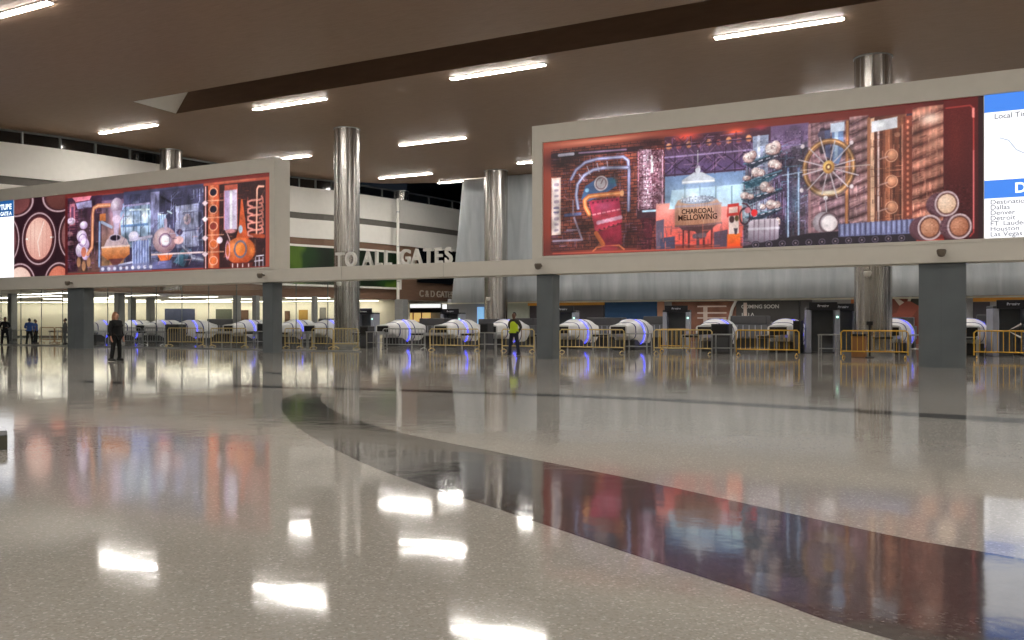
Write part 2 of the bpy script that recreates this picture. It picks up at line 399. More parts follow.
# soffit, lower rooms
low = [(-92, 50.5), (-84, 54), (-64, 62.5), (-49, 65.6), (-46.9, 66.2)]
b = MB(); b.prism([(-92, 31.95), (-53.6, 31.95)] + [p for p in off(wl, .3) if p[1] > 32.5 and p[1] < 66] + [(-64, 63), (-84, 54.6), (-92, 51)], 3.4, 3.6)
struct(b.build('ceiling_mezzanine', WHITE))
struct(wall_strip(low, 0, 3.4, .2).build('wall_back_left', BACKW))
b = MB(); b.prism([(-47.2, 66), (-45.9, 84), (-62, 84), (-62, 66)], 3.4, 3.6); struct(b.build('ceiling_shops', WHITE))
def soffit_light(x0, x1, y, lb):
    a = at_z(x0, y, 3.36); c = at_z(x1, y, 3.36); L = (c-a).length
    t = thing('recessed_strip_light', lb, 'ceiling light', (a.x, a.y, 3.4), math.atan2(c.y-a.y, c.x-a.x), 'strip lights in the low white ceiling')
    MB().box(-.05, L+.05, -.2, .2, -.03, .01).build('trim_frame', WHITE, t)
    MB().box(0, L, -.15, .15, -.045, -.025).build('diffuser', LAMPS, t)
for x0, x1, y, lb in ((15, 50, 294.5, 'strip light in the low ceiling above the man in black, far left'), (44, 68, 299, 'strip light in the low ceiling just left of the leftmost grey pier'),
                      (95, 160, 300.3, 'long strip light in the low ceiling above the woman in black'), (165, 230, 301, 'strip light in the low ceiling left of the square grey pier under the left display'),
                      (0, 26, 297.5, 'strip light in the low ceiling at the left frame edge'), (286, 330, 298, 'strip light in the low ceiling just left of the large steel column')):
    soffit_light(x0, x1, y, lb)
for a_, c_ in zip(low, low[1:]):
    a_, c_ = Vector(a_), Vector(c_); d_ = (c_-a_).normalized(); q_ = a_ + Vector((d_.y, -d_.x))*.9; Lw = (c_-a_).length-.4
    if Lw < 3: continue
    t = thing('wall_wash_light', 'long narrow light line grazing the cream wall of the low room', 'ceiling light', (q_.x, q_.y, 3.4), math.atan2(d_.y, d_.x), 'wall wash lights of the low room')
    MB().box(-.03, Lw+.03, -.16, .16, -.03, .01).build('trim_frame', WHITE, t); MB().box(0, Lw, -.12, .12, -.045, -.025).build('diffuser', mat('wash_led', (255, 246, 226), .5, emit=19), t)
for X, Y, L_ in ((-58, 38, 5), (-58, 44, 5), (-66, 42, 5), (-66, 47, 5), (-57.5, 49, 5), (-60, 55, 5), (-75, 44, 5), (-72, 50, 5)):  # extra strips added to brighten the low ceiling and the scanners below
    t = thing('recessed_strip_light', 'added strip light deeper in the low white ceiling, brightening the room', 'ceiling light', (X, Y, 3.4), 0, 'added strip lights brightening the low room')
    MB().box(-.05, L_+.05, -.2, .2, -.03, .01).build('trim_frame', WHITE, t); MB().box(0, L_, -.16, .16, -.045, -.025).build('diffuser', LAMPS, t)
# openings and doors seen on the low back wall
def back_pt(x):
    r = ray(x, 320); best = None
    for a, c in zip(low, low[1:]):
        a, c = Vector(a), Vector(c); d = c-a; den = r.x*d.y - r.y*d.x
        t_ = (a.x*d.y - a.y*d.x)/den; u_ = (a.x*r.y - a.y*r.x)/den
        if -1e-3 <= u_ <= 1.001 and t_ > 0: return Vector((r.x, r.y))*t_
    return None
def on_back(name, x0, x1, z0, z1, m, d=-.06, th=.1):
    a, c = back_pt(x0), back_pt(x1)
    return wall_strip(off([tuple(a), tuple(c)], d), z0, z1, th).build(name, m)
struct(on_back('window_5', 165, 195, .9, 2.75, mat('dim_blue_glass', (66, 72, 96), .25)))
struct(on_back('window_6', 216, 232, .9, 2.7, mat('dim_green_glass', (92, 96, 84), .3)))
struct(on_back('door_1', 241, 248.5, 0, 2.6, mat('brown_door', (98, 72, 56), .5)))
struct(on_back('door_2', 285, 290, 0, 2.5, MATS['brown_door']))
struct(on_back('door_3', 299, 308, 0, 2.6, mat('ochre_door', (176, 140, 70), .5)))
struct(on_back('window_7', 320, 326, 1.2, 2.8, mat('grey_board', (128, 126, 120), .5)))
struct(on_back('window_8', 359, 372, .9, 2.7, MATS['dim_blue_glass']))
struct(on_back('baseboard_left', 2, 200, 0, .15, GREY))

# lower square columns
def sq_col(x, wpx, y_base_Z, lb, grp=None):
    r = ray(x, 320); X = (x-512)/FPX; Z = y_base_Z
    p = r*Z; wd = wpx*Z/FPX*.8
    t = thing('square_column', lb, 'column', (p.x, p.y, 0), 0)
    MB().box(-wd/2, wd/2, -wd/2, wd/2, 0, 3.39, .02).build('shaft', mat('pale_grey_column', (150, 151, 150), .5), t)
    MB().box(-wd/2-.02, wd/2+.02, -wd/2-.02, wd/2+.02, 0, .12, .01).build('base_collar', SILVER, t)
for a in ((12.5, 8, 62, 'square grey column behind the glass between the man in black and the man in the blue shirt'),
          (119.5, 9, 60, 'square grey column behind the woman in black'), (132, 7, 72, 'slim square column just right of the column behind the woman'),
          (150.5, 7.5, 72, 'slim square column between the woman and the dim blue window'), (237, 7, 66, 'slim square column left of the narrow brown door'),
          (256, 6.5, 66, 'slim square column just left of the pier under the left display end'), (314.5, 5.5, 68, 'slim square column left of the large steel column'),):
    sq_col(*a)

# ---------------------------------------------------------------- round steel columns
def steel_col(x, Z, rad, z0, lb, ztop=CZ, xy=None):
    p = ray(x, 320)*Z if xy is None else Vector((*xy, 0))
    t = thing('steel_column', lb, 'column', (p.x, p.y, z0))
    H = ztop - z0
    prof = [(rad, 0)]
    for k in range(1, 5):
        z = H*k/5; prof += [(rad, z-.012), (rad-.012, z-.008), (rad-.012, z+.008), (rad, z+.012)]
    prof.append((rad, H))
    MB().lathe(prof, 48).build('shaft', STEEL, t, smooth=True)
    MB().lathe([(rad+.03, H-.05), (rad+.03, H)], 40).build('ceiling_ring', SILVER, t, smooth=True)
    if z0 == 0: MB().lathe([(rad+.03, 0), (rad+.03, .2), (rad, .23)], 40).build('base_ring', SILVER, t, smooth=True)
    return t
steel_col(346.8, 53.9, .76, 0, 'large brushed steel column left of the centre, behind the word TO')
steel_col(873, 39.4, .78, 0, 'large brushed steel column behind the right display, beside the widest pier')
steel_col(496, 68.8, .9, 0, 'brushed steel column between the two grey plastic sheets')
steel_col(171, 60.6, .72, 3.6, 'steel column whose top shows above the left display housing')
steel_col(401.5, 79.4, .62, 12.16, 'short steel column top standing on the curved white balcony near the word GATES')
p = ray(398, 320)*77.6
t = thing('down_pipe', 'thin white vertical pipe on the curved white balcony left of the word GATES', 'pipe', (p.x, p.y, 3.4))
MB().tube([(0, 0, 0), (0, 0, 8.7)], .13, 12).build('pipe', WHITE, t, smooth=True)
b = MB()
for z in (1.5, 4.5, 7.5): b.lathe([(.16, z), (.16, z+.08)], 12)
b.build('clamp_rings', SILVER, t)
sq_col(401.5, 12, 77, 'square blue-grey column below the thin white pipe, left of the distant warm shop')

def security_camera(loc, lb, m, grp):
    t = thing('security_camera', lb, 'security camera', loc, 0, grp)
    MB().tube([(0, 0, 0), (0, -.18, 0)], .03).build('bracket', m, t, smooth=True)
    MB().lathe([(.02, -.12), (.07, -.1), (.1, -.04), (.11, .03), (.09, .06)], 16, 0, -.22).build('dome', m, t, smooth=True)
    return t
WCAM = mat('white_camera', (215, 212, 205), .4); GCAM = mat('bronze_camera', (110, 100, 88), .4)
for x, y, Z, r_, lb in ((340, 283.5, 53.9, .76, 'white security camera on the large steel column left of centre'), (488.5, 298.5, 68.8, .9, 'white security camera on the steel column between the plastic sheets'),
                   (864.5, 273.5, 39.4, .78, 'white security camera on the steel column beside the widest pier')):
    ctr = (ray({340: 346.8, 488.5: 496, 864.5: 873}[x], 300)*Z).to_2d(); zs = Z - 2
    while ((ray(x, y)*zs).to_2d()-ctr).length > r_ + .005 and zs < Z: zs += .01
    q = ray(x, y)*zs + Vector((0, 0, EYE))
    t = security_camera(tuple(q), lb, WCAM, None); t.rotation_euler = (0, 0, YAW); t.scale = (1.5, 1.5, 1.5)

# ---------------------------------------------------------------- beam, piers, displays
YF, YB = 30.9, 31.9
t = thing('overhead_beam', 'long off-white beam crossing the hall on grey piers, carrying both displays', 'beam', (0, 0, 0))
MB().box(-56, 14, YF+.02, YB, 3.27, 3.86, .01).build('casing', FASC, t)
b = MB()
for x in (-25.5, -20.2): b.box(x-.005, x+.005, YF+.01, YF+.03, 3.29, 3.86)
b.build('panel_joint', mat('joint_grey', (150, 146, 138), .6), t)
piers = [(-44.55, 1.34, 'wide grey stone pier under the left display, left of the woman in black'), (-30.34, .63, 'square grey pier under the right end of the left display'),
         (-16.0, .68, 'square grey pier under the left end of the right display'), (-2.44, 1.33, 'widest dark grey pier at right, under the right display')]
for x, wd, lb in piers:
    t = thing('grey_pier', lb, 'pier', (x, 31.1, 0))
    MB().box(0, wd, 0, .62, 0, 3.26).build('shaft', GREY, t)
    b = MB()
    for k in (1,): b.box(wd*.48, wd*.48+.006, -.004, .01, .02, 3.24)
    if wd > 1: b.build('panel_joint', DARKG, t)
for x, y, lb in ((72.5, 283, 'small bronze camera on the beam above the leftmost pier'), (264.5, 275.3, 'small bronze camera at the lower right corner of the left display'),
                 (541.5, 266, 'small bronze camera at the lower left corner of the right display'), (942, 252.5, 'small bronze camera on the beam above the widest pier')):
    p = at_y(x, y, YF); t = security_camera((p.x, YF-.01, p.z), lb, GCAM, None); t.scale = (1.3,)*3

# --- pictures shown on the displays: each is painted on a fine grid of the flat screen
def unit(v): return np.clip(v, 0, 1)
class Screen:
    def __init__(s, x0, x1, z0, z1, cell):
        s.x0, s.x1, s.z0, s.z1 = x0, x1, z0, z1
        s.W = int((x1-x0)/cell); s.H = int((z1-z0)/cell); s.dx = (x1-x0)/s.W; s.dz = (z1-z0)/s.H
        s.X, s.Z = np.meshgrid(x0 + (np.arange(s.W)+.5)*s.dx, z0 + (np.arange(s.H)+.5)*s.dz)
        s.a = np.zeros((s.H, s.W, 3)); s.px = max(s.dx, s.dz)
        s.rng = np.random.default_rng(5)
    def P(s, x, y):
        q = at_y(x, y, YF); return np.array((q.x, q.z))
    def k(s, x): return YF/(ray(x, 300).y)/FPX          # metres per picture unit there
    def mix(s, m, col, a=1.0):
        c = np.array(col, float); m = (m*a)[..., None]
        s.a = s.a*(1-m) + c*m
    def poly(s, pts, col, a=1, soft=.7):
        P = [s.P(*p) for p in pts]; n = len(P); area = sum(P[i][0]*P[(i+1) % n][1]-P[(i+1) % n][0]*P[i][1] for i in range(n))
        ins = np.zeros(s.X.shape, bool); d = np.full(s.X.shape, 1e9)
        for i in range(n):
            (xa, za), (xb, zb) = P[i], P[(i+1) % n]
            cond = ((za > s.Z) != (zb > s.Z))
            if zb != za: ins ^= cond & (s.X < (xb-xa)*(s.Z-za)/(zb-za)+xa)
            d = np.minimum(d, s.seg(xa, za, xb, zb))
        sd = np.where(ins, -d, d); s.mix(unit(.5 - sd/(s.px*soft*2)), col, a)
    def seg(s, xa, za, xb, zb):
        dx, dz = xb-xa, zb-za; L = dx*dx+dz*dz+1e-12
        t = np.clip(((s.X-xa)*dx+(s.Z-za)*dz)/L, 0, 1); return np.hypot(s.X-xa-t*dx, s.Z-za-t*dz)
    def line(s, pts, wpx, col, a=1, hi=None):
        d = np.full(s.X.shape, 1e9); P = [s.P(*p) for p in pts]; wd = wpx*s.k(pts[0][0])/2
        for p, q in zip(P, P[1:]): d = np.minimum(d, s.seg(*p, *q))
        s.mix(unit(.5 - (d-wd)/(s.px*1.4)), col, a)
        if hi is not None: s.mix(unit(.5 - (d-wd*.35)/(s.px*1.4)), hi, a*.8)
    def ell(s, x, y, rx, ry, col, a=1, col2=None, soft=1.0):
        c = s.P(x, y); X1 = s.P(x+rx, y)[0]; ax = X1-c[0]; az = ry*s.k(x)
        q = np.hypot((s.X-c[0])/ax, (s.Z-c[1])/az); m = unit(.5 - (q-1)*min(ax, az)/(s.px*1.4*soft))
        if col2 is None: s.mix(m, col, a)
        else:
            g = unit(np.hypot((s.X-c[0]+ax*.3)/ax, (s.Z-c[1]-az*.3)/az)/1.3)[..., None]
            cc_ = np.array(col2)*(1-g)+np.array(col)*g; mm = (m*a)[..., None]; s.a = s.a*(1-mm)+cc_*mm
    def ring(s, x, y, rx, ry, wpx, col, a=1):
        c = s.P(x, y); ax = s.P(x+rx, y)[0]-c[0]; az = ry*s.k(x)
        q = np.abs(np.hypot((s.X-c[0])/ax, (s.Z-c[1])/az)-1)*min(ax, az); wd = wpx*s.k(x)/2
        s.mix(unit(.5 - (q-wd)/(s.px*1.4)), col, a)
    def glow(s, x, y, rx, ry, col, a=1):
        c = s.P(x, y); ax = s.P(x+rx, y)[0]-c[0]; az = ry*s.k(x)
        s.mix(np.exp(-(((s.X-c[0])/ax)**2+((s.Z-c[1])/az)**2)*1.5), col, a)
    def region(s, pts):
        sv = s.a; s.a = np.zeros_like(sv); s.poly(pts, (1, 1, 1)); m = s.a[..., 0]; s.a = sv; return m
    def brick(s, pts, bh, bw, cols, mortar):
        m = s.region(pts); r = np.floor(s.Z/bh); c = np.floor((s.X+(r % 2)*bw/2)/bw)
        h = np.abs(np.sin(r*12.9898+c*78.233)*43758.5453) % 1
        A = np.array(cols[0])*(1-h[..., None])+np.array(cols[1])*h[..., None]
        fz = (s.Z/bh) % 1; fx = ((s.X+(r % 2)*bw/2)/bw) % 1
        mo = ((fz < .22) | (fx < .12))[..., None]; A = np.where(mo, np.array(mortar), A)
        s.a = s.a*(1-m[..., None])+A*m[..., None]
    def grad(s, pts, ca, cb, horiz=False):
        m = s.region(pts); P = np.array([s.P(*p) for p in pts]); q = P[:, 0] if horiz else P[:, 1]; V = s.X if horiz else s.Z
        g = unit((V-q.min())/(q.max()-q.min()))[..., None]; A = np.array(ca)*(1-g)+np.array(cb)*g
        s.a = s.a*(1-m[..., None])+A*m[..., None]
    def speck(s, pts, amt, sc=1):
        m = s.region(pts); H, W = s.X.shape
        n = s.rng.normal(0, 1, (H//sc+1, W//sc+1)); n = np.kron(n, np.ones((sc, sc)))[:H, :W]
        s.a = np.clip(s.a + (m*n*amt)[..., None], 0, 255)
    def cylinder(s, x0, x1, y0, y1, cd_, ch, y2=None, y3=None):
        """shiny upright vessel: dark edges, bright band"""
        N = 9
        for k in range(N):
            a = x0+(x1-x0)*k/N; c = x0+(x1-x0)*(k+1)/N; f = (k+.5)/N; g = math.exp(-((f-.35)/.2)**2)+.45*math.exp(-((f-.8)/.08)**2)
            g = min(g, 1); col = [cd_[i]*(1-g)+ch[i]*g for i in range(3)]
            s.poly([(a, y0), (c+.1, y0), (c+.1, y1), (a, y1)], col)
    def shade(s, pts, amt, size):
        m = s.region(pts); H, W = s.X.shape; n = np.zeros((H, W))
        for sz, am in ((size, 1), (size/2.3, .6), (size/5, .4)):
            st = max(int(sz/s.dx), 2); g = s.rng.normal(0, 1, (H//st+3, W//st+3)); y = np.arange(H)/st; x = np.arange(W)/st
            yi, xi = y.astype(int), x.astype(int); fy = (y-yi)[:, None]; fx = (x-xi)[None]; fy = fy*fy*(3-2*fy); fx = fx*fx*(3-2*fx)
            n += am*((g[yi][:, xi]*(1-fx)+g[yi][:, xi+1]*fx)*(1-fy)+(g[yi+1][:, xi]*(1-fx)+g[yi+1][:, xi+1]*fx)*fy)
        s.a = np.clip(s.a*(1+(m*n*amt)[..., None]), 0, 255)
    def clutter(s, pts, n, cols, l0, l1, wd, al=.7, angs=(0, 90)):
        m = s.region(pts) > .5; jj, ii = np.nonzero(m)
        if not len(jj): return
        for _ in range(n):
            k = s.rng.integers(len(jj)); cx, cz = s.X[jj[k], ii[k]], s.Z[jj[k], ii[k]]; a = math.radians(angs[s.rng.integers(len(angs))]); L = s.rng.uniform(l0, l1)/2
            xa, za, xb, zb = cx-L*math.cos(a), cz-L*math.sin(a), cx+L*math.cos(a), cz+L*math.sin(a); q = int((L+wd)/s.dx)+3
            j0, j1, i0, i1 = max(jj[k]-q, 0), jj[k]+q, max(ii[k]-q, 0), ii[k]+q
            X, Z = s.X[j0:j1, i0:i1], s.Z[j0:j1, i0:i1]; dx, dz = xb-xa, zb-za; t = np.clip(((X-xa)*dx+(Z-za)*dz)/(dx*dx+dz*dz+1e-9), 0, 1)
            w_ = unit(.5-(np.hypot(X-xa-t*dx, Z-za-t*dz)-wd/2)/(s.px*1.3))*al*m[j0:j1, i0:i1]; c = np.array(cols[s.rng.integers(len(cols))], float)
            s.a[j0:j1, i0:i1] = s.a[j0:j1, i0:i1]*(1-w_[..., None])+c*w_[..., None]
    def mesh(s, name, parent, y, strength):
        W, H = s.W, s.H
        xs = s.x0+np.arange(W+1)*s.dx; zs = s.z0+np.arange(H+1)*s.dz
        XX, ZZ = np.meshgrid(xs, zs); co = np.stack([XX, np.full_like(XX, y), ZZ], -1).reshape(-1, 3)
        i = np.arange(H)[:, None]*(W+1)+np.arange(W)[None, :]
        F = np.stack([i, i+1, i+W+2, i+W+1], -1).reshape(-1, 4)
        me = bpy.data.meshes.new(name); me.vertices.add(len(co)); me.vertices.foreach_set('co', co.ravel())
        me.loops.add(F.size); me.loops.foreach_set('vertex_index', F.ravel().astype(np.int32))
        me.polygons.add(len(F)); me.polygons.foreach_set('loop_start', (np.arange(len(F))*4).astype(np.int32)); me.update(calc_edges=True)
        c = np.clip(s.a, 0, 255)/255; c = np.where(c <= .04045, c/12.92, ((c+.055)/1.055)**2.4)
        at = me.color_attributes.new('picture', 'FLOAT_COLOR', 'CORNER')
        v = np.concatenate([c, np.ones((H, W, 1))], -1).reshape(-1, 4); at.data.foreach_set('color', np.repeat(v, 4, axis=0).ravel().astype(np.float32))
        m = bpy.data.materials.new(name); m.use_nodes = True; n = m.node_tree.nodes; l = m.node_tree.links; bs = n['Principled BSDF']
        av = n.new('ShaderNodeVertexColor'); av.layer_name = 'picture'; bs.inputs['Base Color'].default_value = (.01, .01, .01, 1); bs.inputs['Roughness'].default_value = .5
        l.new(av.outputs[0], bs.inputs['Emission Color']); bs.inputs['Emission Strength'].default_value = strength
        me.materials.append(m); o = bpy.data.objects.new(name, me); C.objects.link(o); o.parent = parent; return o

SZ0, SZ1 = 3.96, 8.33
def housing(name, lb, x0, x1, s0, s1):
    t = thing(name, lb, 'display', (0, 0, 0))
    b = MB()
    b.box(x0, x1, YF, YB, SZ1, 9.0); b.box(x0, s0, YF, YB, 3.86, SZ1); b.box(s1, x1, YF, YB, 3.86, SZ1)
    b.box(s0, s1, YF, YB, 3.86, SZ0); b.box(s0, s1, YF+.12, YB, SZ0, SZ1)
    b.build('housing', FASC, t); return t
wr = housing('video_wall', 'right video display in its off-white housing, showing barrels, wheel and charcoal mellowing tub', -16.1, 14, -15.66, 13.6)
wl_ = housing('video_wall', 'left video display in its off-white housing, showing copper stills and stacked barrels', -56, -29.4, -55.8, -29.72)

# right picture
R = Screen(-15.66, -.62, SZ0, SZ1, .026)
def rt(x): return 143.5-(x-543)*.1062      # top edge row of the picture in photo rows
def rb(x): return 256.2-(x-543)*.0405
def strip(x0, x1, f0, f1):                 # slanted box between height fractions (0 top, 1 bottom)
    q = lambda x, f: (x, rt(x)+(rb(x)-rt(x))*f)
    return [q(x0, f0), q(x1, f0), q(x1, f1), q(x0, f1)]
R.grad(strip(540, 990, -.1, 1.1), (160, 74, 56), (86, 24, 24), True)
R.grad(strip(540, 560, -.05, 1.05), (124, 50, 40), (150, 68, 52))
R.a = np.where(R.X[..., None] > -1e9, R.a, R.a)
R.glow(600, 140, 60, 3, (232, 150, 120), .8); R.glow(550, 230, 4, 40, (150, 60, 44), .5)
R.grad(strip(550, 980, .06, .955), (70, 34, 36), (52, 40, 56), True)
R.brick(strip(550, 668, .06, .955), .115, .26, ((92, 44, 40), (150, 78, 62)), (52, 26, 34))
R.glow(560, 160, 30, 10, (40, 20, 30), .75); R.glow(640, 235, 30, 22, (70, 24, 32), .6); R.glow(560, 250, 30, 14, (50, 22, 30), .5)
R.clutter(strip(551, 636, .12, .94), 260, [(190, 110, 90), (60, 26, 34), (120, 90, 120), (40, 20, 30), (150, 120, 150)], .08, .35, .03, .55)
R.line([(552, 155.5), (640, 148)], 5, (36, 24, 34), .9); R.line([(558, 155), (572, 153.4)], 3, (190, 184, 200)); R.line([(578, 152.6), (625, 149)], 1.6, (150, 120, 150))
R.line([(570, 179), (575, 169.5), (584, 162), (596, 158.5), (622, 156.3), (627, 160), (628, 170), (627.5, 210)], 3.2, (120, 118, 160), hi=(205, 205, 230))
R.line([(577, 208), (575, 195), (576.5, 184), (583, 175), (592, 169.5), (602, 167.5), (627, 167)], 3.4, (126, 124, 164), hi=(215, 215, 236))
for a in ((586, 166, 589, 174), (596, 163, 598, 171), (606, 161, 607, 169), (578, 174, 583, 180)): R.line([a[:2], a[2:]], .9, (190, 180, 200))
R.poly([(580, 199), (584, 186), (596, 178), (612, 177), (616, 185), (600, 196), (584, 202)], (70, 96, 138)); R.ell(586, 190, 2, 2, (150, 200, 235)); R.glow(612, 181, 5, 4, (60, 130, 150), .8)
R.ell(600, 183, 7, 7.6, (222, 206, 212), 1, (250, 240, 244)); R.ring(600, 183, 5, 5.6, 1, (150, 110, 120)); R.line([(600, 183), (602, 179)], .8, (120, 60, 70))
R.poly([(588, 201), (618, 197), (620, 212), (592, 218)], (168, 44, 74)); R.poly([(591, 216), (620, 210), (621, 222), (594, 232)], (186, 56, 76)); R.poly([(596, 232), (620, 224), (621, 244), (602, 250)], (120, 30, 48))
for k in range(6):
    R.line([(592+k*4.8, 214.5-k*1), (592+k*4.8+2.5, 214-k)], 1.6, (240, 150, 160)); R.line([(597+k*4.2, 222.5-k*1), (597+k*4.2+1.5, 222-k)], 4, (222, 170, 190), .9)
    R.ell(594+k*4.6, 231-k*1.5, 1, 1, (90, 20, 40)); R.ell(592+k*4.8, 202.5-k*.6, 1, 1, (90, 20, 40))
R.glow(603, 206, 10, 5, (222, 110, 150), .6)
R.line([(620.5, 192.8), (600, 194.5), (588, 196), (583.5, 200), (584, 206), (588, 214)], 4.6, (198, 108, 62), hi=(240, 176, 120)); R.line([(595, 233), (602, 244)], 4.6, (190, 98, 56)); R.ell(621, 192.8, 2, 3, (235, 170, 120))
R.line([(552, 241), (581, 239.5), (573, 217.5)], 2, (170, 150, 170)); R.line([(564, 215), (579, 213.5)], 3, (96, 104, 150)); R.line([(566, 230), (578, 229.5)], 1.6, (150, 130, 150))
R.line([(572, 200), (572, 214)], 1.4, (160, 140, 160)); R.line([(563, 196), (566, 199), (571, 199)], 1.2, (170, 110, 110))
R.line([(592, 251), (596, 247), (618, 245), (623, 249)], 1.6, (220, 120, 80)); R.ell(608, 248, 9, 2.5, (150, 50, 60))
R.poly([(550.4, 178), (559.6, 177), (559.6, 234.3), (550.4, 235)], (250, 216, 204)); R.poly([(552, 180), (558, 179.3), (558, 232.6), (552, 233.2)], (255, 236, 232))
for k in range(9): R.line([(554.2, 184.5+k*5.7), (556.4, 184.3+k*5.7)], 2.3 if k % 3 else 3.3, (176, 150, 168), .8)
R.line([(553, 208), (557.4, 207.8)], 1.3, (120, 110, 150)); R.line([(553, 212), (557.4, 211.8)], 1.3, (120, 110, 150))
# still column of glass beads
R.cylinder(636, 663, 149, 212, (84, 44, 58), (190, 160, 178)); R.speck([(636, 149), (663, 147), (663, 210), (636, 212)], 34, 2)
for k in range(12): R.line([(637, 164+k*3.9), (662, 163+k*3.9)], .9, (84, 38, 50), .6)
R.line([(651, 156), (651, 172)], 2.2, (255, 240, 250), .9); R.line([(661.5, 150), (661.5, 208)], 1.4, (230, 180, 200), .9); R.line([(637.5, 152), (637.5, 210)], 1, (220, 150, 160), .7)
R.poly([(636, 209), (663, 207), (664, 218), (636, 219)], (60, 34, 44)); R.line([(642, 211), (658, 210)], 2, (180, 210, 230)); R.poly([(638, 218), (662, 217), (652, 226), (650, 250), (640, 250), (643, 227)], (70, 24, 34))
R.glow(648, 143, 22, 7, (44, 20, 28), .9)
# middle room
R.shade(strip(549, 664, .06, .95), .16, .9)
R.clutter([(637, 152), (662, 150), (662, 208), (637, 211)], 220, [(206, 180, 196), (80, 40, 50), (150, 96, 112), (60, 30, 40)], .03, .16, .035, .5, (90, 90, 30))
R.clutter([(636, 219), (664, 218), (664, 250), (636, 251)], 90, [(120, 60, 70), (60, 24, 34), (30, 14, 22)], .06, .4, .035, .6)
mid = strip(664, 808, .05, .955)
R.grad(mid, (120, 120, 140), (110, 84, 120)); R.grad(strip(664, 745, .38, .62), (150, 176, 204), (122, 148, 190)); R.grad(strip(655, 745, .6, .955), (240, 82, 70), (236, 160, 150))
R.poly(strip(664, 770, .05, .16), (70, 40, 56)); R.glow(686, 136, 14, 4.5, (255, 90, 70), .95); R.glow(735, 131, 12, 4, (255, 96, 60), .95); R.glow(760, 127, 8, 3, (190, 60, 70), .7)
R.grad(strip(664, 750, .13, .36), (96, 76, 120), (92, 62, 88)); 
for x in (664, 684, 704, 724, 744):
    for dx in (0, 20):
        f = lambda q, r_: (q, rt(q)+(rb(q)-rt(q))*r_)
        R.line([f(x, .24 if dx else .36), f(x+20, .36 if dx else .24)], 1, (44, 24, 50))
    R.line([f(x+10, .22), f(x+10, .38)], 1, (44, 24, 50)); R.ell(x+4, rt(x)+15.5, 3, 3.4, (196, 120, 90), 1, (236, 170, 120)); R.ell(x+14, rt(x)+15.5, 2.6, 3, (150, 80, 80))
for r_, c_ in ((.13, (50, 28, 50)), (.22, (176, 150, 196)), (.37, (60, 34, 62))): R.line([f(664, r_), f(750, r_)], 1.5, c_)
for k in range(16): R.line([f(664+k*5.4, .15), f(666.5+k*5.4, .2)], .7, (60, 34, 50), .7)
R.poly([(671, 190), (745, 183), (745, 205), (668, 209)], (196, 226, 244)); 
for x in (684, 699, 715, 731): R.line([(x, 186), (x, 206)], 1.2, (110, 140, 160))
R.glow(690, 196, 12, 8, (240, 252, 255), .8)
R.line([(697, 150), (697, 168)], .8, (220, 220, 220)); R.poly([(693, 172), (701, 171.5), (714, 178), (714, 181.5), (681, 184), (681, 180)], (196, 200, 210)); R.line([(682, 182), (713, 180)], 1.5, (250, 250, 255)); R.ell(697, 169, 2.6, 4.5, (214, 214, 224))
R.poly([(655, 221), (663, 219), (663, 250), (655, 250)], (96, 84, 104)); R.poly([(659, 238), (674, 236), (674, 249), (659, 250)], (70, 66, 90)); R.poly([(713, 232), (727, 229), (727, 247), (713, 248)], (84, 66, 84))
for x in (682.5, 688, 703, 711): R.line([(x, 226), (x, 248)], 2, (84, 34, 40))
R.poly([(676, 225), (718, 222), (708, 231), (700, 239), (694, 231), (682, 230)], (82, 50, 52)); R.line([(694, 236), (703, 235)], 5, (110, 90, 100)); R.line([(697, 238), (697, 247)], 3, (90, 60, 66))
R.grad([(674, 206), (677, 200), (686, 197.6), (706, 196), (716, 198.5), (720.5, 204), (720.5, 222), (674, 226.5)], (176, 118, 90), (206, 170, 148)); R.ell(697, 199.5, 18, 4, (140, 150, 172), 1, (220, 226, 240))
R.line([(675, 206.5), (697, 205.3), (720, 203)], 2, (176, 160, 172)); R.line([(674.5, 226), (697, 225.6), (720.5, 222.4)], 1.8, (120, 84, 84)); R.glow(716, 213, 4, 10, (130, 84, 74), .7); R.glow(676, 216, 3, 10, (140, 90, 80), .6)
R.speck([(680, 196), (714, 194), (714, 201), (680, 203)], 26, 2)
# dispenser in red, white and orange
R.clutter(strip(664, 742, .06, .36), 120, [(60, 30, 60), (150, 110, 160), (40, 20, 36), (180, 140, 170)], .08, .5, .028, .55, (0, 90, 45, 135))
R.clutter([(675, 205), (720, 200), (720, 223), (675, 226)], 34, [(150, 100, 74), (228, 196, 170)], .4, .6, .02, .35, (90,))
R.clutter([(656, 226), (742, 222), (742, 247), (656, 250)], 60, [(90, 50, 60), (220, 110, 90), (120, 80, 96)], .08, .5, .03, .5)
R.glow(720, 215, 14, 16, (250, 190, 190), .3); R.glow(700, 190, 36, 9, (200, 220, 250), .3)
R.poly([(727, 204), (738, 202.6), (739, 216), (726, 217)], (206, 56, 52)); R.poly([(728, 207), (737, 206), (737, 212), (728, 213)], (240, 200, 190)); R.poly([(728, 216), (738, 215), (738, 234), (728, 235)], (240, 214, 206))
R.ell(731, 219, 2.6, 3.6, (70, 40, 44)); R.ell(736, 218, 2, 3, (90, 70, 40)); R.grad([(726.5, 234), (739.5, 233), (739.5, 247.5), (726, 248.5)], (236, 70, 26), (252, 124, 50))
R.poly([(733, 228), (737, 228), (736, 234), (734, 234)], (70, 60, 70)); 
